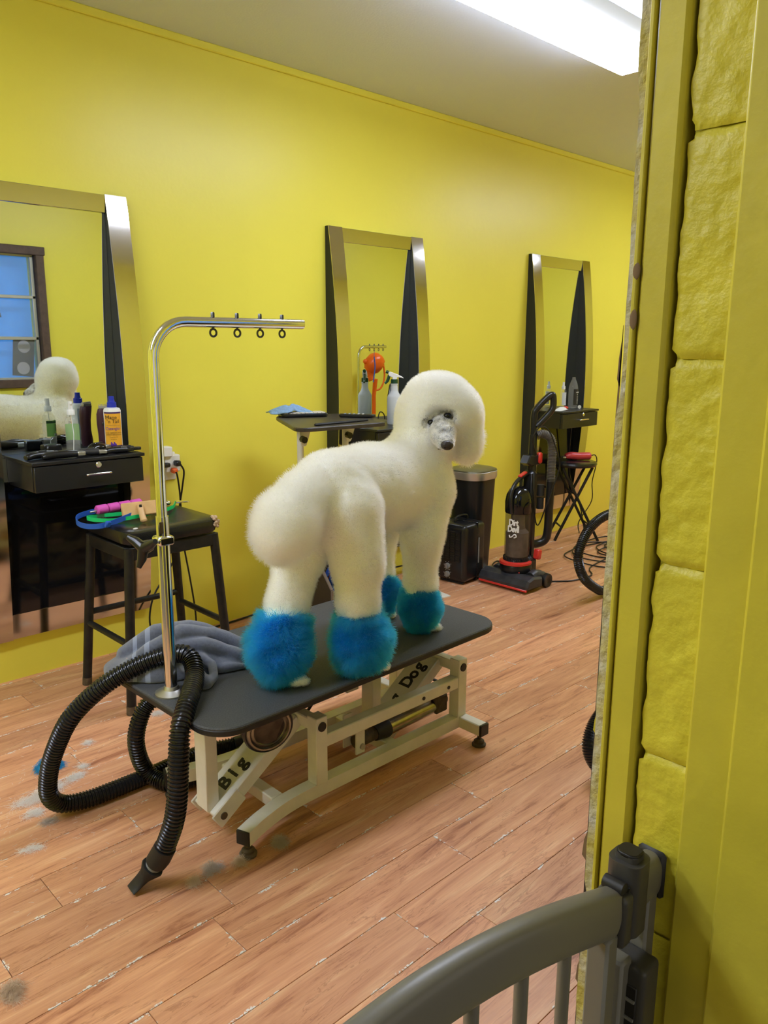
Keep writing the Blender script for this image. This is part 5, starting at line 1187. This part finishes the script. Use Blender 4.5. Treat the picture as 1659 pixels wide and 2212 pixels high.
# outlet and its plugs
ot = thing('outlet_box', 'white wall outlet with a plug adapter behind the chrome pole', 'outlet', (1.625, WY, 0.765))
MB().box((1.622, WY-0.004, 0.755), (0.075, 0.008, 0.118), None, 0.003).build('face_plate', 'outlet_white', ot)
MB().box((1.628, WY-0.026, 0.770), (0.070, 0.036, 0.072), None, 0.004).build('adapter', 'outlet_white', ot)
MB().box((1.600, WY-0.035, 0.822), (0.045, 0.045, 0.042), None, 0.004).build('charger', 'outlet_white', ot)
pl = MB().box((1.640, WY-0.058, 0.772), (0.022, 0.034, 0.024), None, 0.005).build('black_plug', 'black_plastic', ot)
MB().tube(smoothpath([(1.645, WY-0.075, 0.768), (1.662, WY-0.07, 0.735), (1.664, WY-0.045, 0.66), (1.65, WY-0.035, 0.55), (1.665, WY-0.03, 0.42), (1.69, WY-0.03, 0.25), (1.705, WY-0.035, 0.10), (1.70, WY-0.045, 0.005)], 6), 0.0038, 8).build('cord', 'cord', pl)
po = MB().box((1.626, WY-0.055, 0.742), (0.022, 0.03, 0.022), None, 0.005).build('orange_plug', 'plug_orange', ot)
MB().tube(smoothpath([(1.626, WY-0.07, 0.738), (1.632, WY-0.07, 0.71), (1.65, WY-0.05, 0.62), (1.648, WY-0.045, 0.50), (1.60, WY-0.05, 0.35), (1.50, WY-0.055, 0.22), (1.47, WY-0.07, 0.10), (1.52, WY-0.07, 0.008)], 6), 0.0038, 8).build('cord', 'cord', po)
MB().box((1.592, WY-0.05, 0.768), (0.03, 0.03, 0.018), None, 0.004).build('black_plug', 'black_plastic', ot)

# ---------------------------------------------------------------- things by the front wall: second table (its arm shows in the middle mirror)
rh = thing('ribbed_hose', 'black ribbed hose curving out from behind the doorway, beyond the vacuum', 'hose', (3.45, 2.0, 0))
ribbed([(3.70, 1.95, 0.44), (3.50, 2.0, 0.430), (3.345, 2.0, 0.392), (3.267, 2.0, 0.322), (3.245, 2.0, 0.245), (3.30, 2.0, 0.145), (3.42, 2.0, 0.062), (3.52, 2.0, 0.028), (3.75, 1.95, 0.025)], 0.0225, 0.0094).build('hose', 'hose_black', rh)
bh = thing('dryer_hose_coil', 'thick finely ribbed black duct standing on the floor at the door edge', 'hose', (2.0, 1.12, 0))
ribbed([(2.12, 1.02, .045), (2.0, 1.03, .045), (1.935, 1.06, .062), (1.922, 1.085, .105), (1.95, 1.09, .155), (2.02, 1.08, .195), (2.15, 1.06, .2)], 0.042, 0.0050, 20, 0.05).build('duct', 'hose_black', bh)
t2 = thing('grooming_table', 'second black-topped grooming table near the door, seen only in the mirrors', 'grooming table', (4.75, 1.02, 0))
MB().prism(rounded(-0.52, -0.26, 0.52, 0.26, 0.08, 8), 0.022, (4.85, 1.02, 0.60), None, 0.003).build('tabletop', 'table_rubber', t2)
for x in (4.45, 5.25):
    for y in (0.84, 1.20): MB().box((x, y, 0.30), (0.035, 0.035, 0.60), None, 0.002).build('leg', 'white_metal', t2)
    MB().beam((x, 0.84, 0.12), (x, 1.20, 0.12), 0.03, 0.03).build('cross_bar', 'white_metal', t2)
a2 = thing('grooming_post', 'second chrome grooming arm with a hanging noose, reflected in the middle mirror', 'grooming arm', (4.40, 1.10, 0.622))
grooming_arm(a2, 4.40, 1.10, 0.622, (0.97, -0.22), H=0.62, L=0.40, sleeve=0.2)
npz = Vector((4.40, 1.10, 0))+Vector((0.97, -0.22, 0)).normalized()*0.228
MB().tube([npz+Vector((0, 0, 1.215)), npz+Vector((0, 0, 1.16))], 0.002, 6).tube(smoothpath([npz+Vector((0, 0, 1.16)), npz+Vector((0.01, 0, 1.07)), npz+Vector((-0.01, 0, 0.95))], 5), 0.005, 6).build('noose', 'blue_strap', a2)
od = thing('stand_dryer', 'glossy orange stand dryer beside the second table, reflected in the middle mirror', 'dryer', (5.02, 0.625, 0))
DX, DY = 5.02, 0.625; OD = Vector((DX, DY, 1.09)); ad = Vector((0.35, 0.45, 0.80)).normalized(); Rd = ad.to_track_quat('Z', 'Y').to_matrix()
MB().lathe([(0.02, 0.10), (0.05, 0.09), (0.08, 0.05), (0.088, 0.0), (0.08, -0.045), (0.06, -0.07), (0.055, -0.08)][::-1], OD, 32, Rd).build('drum', 'orange', od)
MB().tube([OD-ad*0.06, OD-ad*0.06+Vector((0, 0.02, -0.10)), (DX, DY+0.02, 0.95), (DX, DY, 0.80), (DX, DY, 0.10)], [0.045, 0.03, 0.022, 0.018, 0.018], 16).build('neck', 'orange', od)
MB().tube(smoothpath([OD+Vector((0.097, 0.02, 0.02)), OD+Vector((0.105, 0.03, -0.12)), OD+Vector((0.07, 0.02, -0.22)), OD+Vector((0.0, 0.0, -0.25))], 5), 0.008, 10).build('yoke', 'orange', od)
for s in (-1, 1): MB().ell(OD+Vector((0.092*s, 0.02*s, 0.02)), (0.02, 0.02, 0.022)).build('knob', 'orange', od)
for a in range(4): MB().tube([(DX, DY, 0.10), (DX+0.17*math.cos(a*PI/2+.5), DY+0.17*math.sin(a*PI/2+.5), 0.015)], 0.012, 8).build('stand_leg', 'black_tube', od)
cb = thing('shelf_unit', 'black shelf unit under the blue window, reflected in the left mirror', 'shelf', (1.55, 0.53, 0))
MB().box((1.55, 0.53, 0.90), (0.9, 0.2, 0.03), None, 0.003).build('top', 'black_wood', cb)
for x in (1.115, 1.985): MB().box((x, 0.53, 0.443), (0.03, 0.2, 0.885), None, 0.002).build('side_panel', 'black_wood', cb)
for z in (0.10, 0.36, 0.64): MB().box((1.55, 0.53, z), (0.84, 0.19, 0.02)).build('shelf', 'black_wood', cb)
MB().box((1.55, 0.435, 0.45), (0.86, 0.008, 0.86)).build('back_panel', 'black_matte', cb)

# ---------------------------------------------------------------- pet gate in the doorway
GY = 0.335
gt2 = thing('pet_gate', 'grey metal pet gate across the doorway, with arched top rail and dark latch', 'gate', (0.35, GY, 0))
def flat_rail(pts, wy, wz, nm, m='gate_grey', par=None):
    vs = []; fs = []; n = 32
    P = smoothpath(pts, 8)
    for i, p in enumerate(P):
        t = (P[min(i+1, len(P)-1)]-P[max(i-1, 0)]).normalized(); u = Vector((-t.z, 0, t.x))
        if u.z < 0: u = -u
        for j in range(n):
            a = 2*PI*j/n; ca, sa = math.cos(a), math.sin(a); e = 0.62
            vs.append(p + u*(wz/2*math.copysign(abs(ca)**e, ca)) + Vector((0, 1, 0))*(wy/2*math.copysign(abs(sa)**e, sa)))
    for i in range(len(P)-1):
        for j in range(n): fs.append((i*n+j, i*n+(j+1) % n, (i+1)*n+(j+1) % n, (i+1)*n+j))
    fs += [tuple(range(n))[::-1], tuple((len(P)-1)*n+j for j in range(n))]
    return MB().add(vs, fs, True).build(nm, m, par or gt2)
def arch(x): return 0.706 + 0.078*math.sin(min(1, max(0, (0.644-x)/0.34))*PI/2)
flat_rail([(x, GY, arch(x)) for x in (0.640, 0.61, 0.56, 0.50, 0.45, 0.40, 0.35, 0.29, 0.20, 0.10, 0.0)] + [(-0.10, GY, 0.765), (-0.2, GY, 0.735), (-0.30, GY, 0.706)], 0.027, 0.050, 'top_rail')
flat_rail([(0.684, GY, 0.712), (0.70, GY, 0.712), (0.722, GY, 0.712)], 0.027, 0.050, 'rail_stub')
MB().box((0.7225, GY, 0.712), (0.008, 0.032, 0.055), None, 0.004).build('wall_pad', 'latch_dark', gt2)
for x in (0.560, 0.492, 0.424, 0.351, 0.283, 0.215, 0.147, 0.079, 0.011, -0.057, -0.125, -0.193, -0.25):
    MB().tube([(x, GY, 0.07), (x, GY, arch(x)-0.02 if x > 0 else 0.70)], 0.0065, 12).build('bar', 'gate_grey', gt2)
for x, z in ((0.629, 0.69), (0.662, 0.645), (0.708, 0.70), (-0.295, 0.70)): MB().box((x, GY, z/2+0.01), (0.021, 0.024, z-0.02), None, 0.003).build('upright', 'gate_grey', gt2)
MB().beam((-0.30, GY, 0.06), (0.64, GY, 0.06), 0.024, 0.024).build('bottom_rail', 'gate_grey', gt2)
MB().beam((-0.33, GY, 0.02), (0.715, GY, 0.02), 0.024, 0.03).build('threshold_bar', 'gate_grey', gt2)
la = MB(); la.prism(rounded(-0.017, -0.018, 0.017, 0.018, 0.011, 6), 0.092, (0.672, GY, 0.668), Matrix(((1, 0, 0), (0, 1, 0), (0, 0, 1))), 0.006, 4, True)
lt = la.build('latch', 'latch_grey', gt2)
MB().prism(rounded(-0.011, -0.012, 0.011, 0.012, 0.008, 6), 0.005, (0.672, GY, 0.7575), None, 0.0015, 3, True).build('latch_button', 'latch_dark', lt)
MB().box((0.648, GY, 0.700), (0.020, 0.034, 0.058), None, 0.006, 4).build('latch_sleeve', 'latch_grey', lt)
MB().tube([(0.647, GY-0.010, 0.734), (0.647, GY+0.012, 0.734)], 0.007, 12).tube([(0.657, GY-0.012, 0.727), (0.657, GY+0.0, 0.727)], 0.006, 12).build('latch_tooth', 'latch_dark', lt)
cl = MB().box((0.682, GY-0.008, 0.595), (0.034, 0.044, 0.085), None, 0.006, 4).build('lower_catch', 'latch_grey', gt2)
MB().box((0.6655, GY-0.008, 0.588), (0.004, 0.030, 0.056), None, 0.001).build('catch_slot', 'latch_dark', cl)
for z_ in (0.600, 0.578): MB().box((0.6635, GY-0.008, z_), (0.004, 0.028, 0.003)).build('catch_rib', 'grey_plastic', cl)

# ---------------------------------------------------------------- fur clumps on the floor
mat('fur_grey', (0.52, 0.44, 0.38), 0.9); mat('fur_tan', (0.62, 0.48, 0.36), 0.9); mat('fur_pale', (0.80, 0.76, 0.72), 0.9); mat('fur_bluebit', (0.02, 0.30, 0.62), 0.8)
def clump(loc, sx, sy, h, m, label, n=260, rz=0.0, rad=0.00022, L=0.02):
    n = int(n*2.2)
    g = np.random.default_rng(int(abs(loc[0]*1000)+abs(loc[1]*771))); P = np.zeros((n, 6, 3)); ca, sa = math.cos(rz), math.sin(rz)
    k0 = g.normal(0, 0.5, (7, 2)); c = k0[g.integers(0, 7, n)] + g.normal(0, 0.22, (n, 2)); a = g.uniform(0, 2*PI, n); bend = g.normal(0, 0.55, n)
    z0 = np.abs(g.normal(0, 0.5, n))*h*np.exp(-(c**2).sum(1)*0.9); cur = c*np.array([sx, sy]); ln = L*g.uniform(0.5, 1.5, n)
    for k in range(6):
        P[:, k, 0] = loc[0]+cur[:, 0]*ca-cur[:, 1]*sa; P[:, k, 1] = loc[1]+cur[:, 0]*sa+cur[:, 1]*ca; P[:, k, 2] = 0.0015+z0*math.sin(PI*(k+0.5)/6)
        cur = cur + np.stack([np.cos(a), np.sin(a)], 1)*(ln/5)[:, None]; a = a + bend
    o = fur_object('fur_clump', P, MATS[m], None, rad, 0.6); return tag(o, label, 'fur', 'fur clumps on the floor')
clump((0.88, 1.515), .022, .010, .018, 'fur_grey', 'dark grey fur clump on the floor, nearest the table foot\'s left side', 320, 0.4)
clump((0.945, 1.49), .020, .009, .014, 'fur_tan', 'tan fur wisp between the dark clump and the table foot', 200, 0.4)
clump((0.828, 1.500), .012, .009, .014, 'fur_tan', 'small tan fur puff below the dark grey clump', 160)
clump((1.062, 1.485), .026, .014, .022, 'fur_grey', 'grey-brown fur clump beside the table\'s front foot', 320, 0.3)
clump((0.398, 1.462), .018, .022, .020, 'fur_tan', 'brown fur clump alone at the bottom left of the floor', 420, 0.6)
clump((0.705, 2.125), .055, .018, .020, 'fur_pale', 'large white fur drift on the floor under the hose loop', 520, 0.15, L=0.03)
clump((0.81, 2.16), .030, .015, .012, 'fur_pale', 'white fur wisp just right of the hose loop', 200, 0.2)
clump((0.655, 2.05), .020, .012, .012, 'fur_pale', 'white fur puff below the white drift, left of the hose', 160)
clump((0.665, 1.985), .022, .010, .010, 'fur_grey', 'grey fur smudge below the hose bend', 120, 0.3)
clump((1.19, 2.36), .016, .010, .012, 'fur_pale', 'white fur puff by the stool\'s front leg', 140)
clump((0.93, 2.33), .012, .008, .008, 'fur_pale', 'tiny white fur wisp on open floor left of the stool', 90)
clump((0.86, 2.20), .010, .008, .008, 'fur_pale', 'tiny white fur speck between hose loop and stool', 80)
clump((1.29, 1.97), .035, .015, .022, 'fur_pale', 'pale fur clump under the grooming table beside the hose end', 260, 0.3)
clump((0.60, 1.90), .018, .010, .008, 'fur_pale', 'flat white fur flake at the left, below the hose', 120)
clump((0.775, 2.262), .030, .011, .032, 'fur_bluebit', 'bright blue dyed fur tuft on the floor left of the hose', 1900, -0.25, 0.0005, 0.024)
# loose hairs and flecks too many to count
g = np.random.default_rng(5); n = 330; P = np.zeros((n, 4, 3))
near = g.random(n) < 0.65
cx_ = np.where(near, g.normal(0.70, 0.16, n), g.uniform(0.5, 3.4, n)); cy_ = np.where(near, g.normal(2.05, 0.20, n), g.uniform(1.2, 2.6, n)); aa = g.uniform(0, 2*PI, n); bd = g.normal(0, 0.22, n)
for k in range(4):
    P[:, k, 0] = cx_; P[:, k, 1] = cy_; P[:, k, 2] = 0.0012
    cx_ = cx_+np.cos(aa)*0.004; cy_ = cy_+np.sin(aa)*0.004; aa = aa+bd
ok = (P[:, 0, 1] > 0.5) & (P[:, 0, 1] < 2.95)
o = fur_object('loose_hairs', P[ok], MATS['fur_pale'], None, 0.0003, 0.7); tag(o, 'loose pale hairs scattered over the wooden floor', 'hair', kind='stuff')
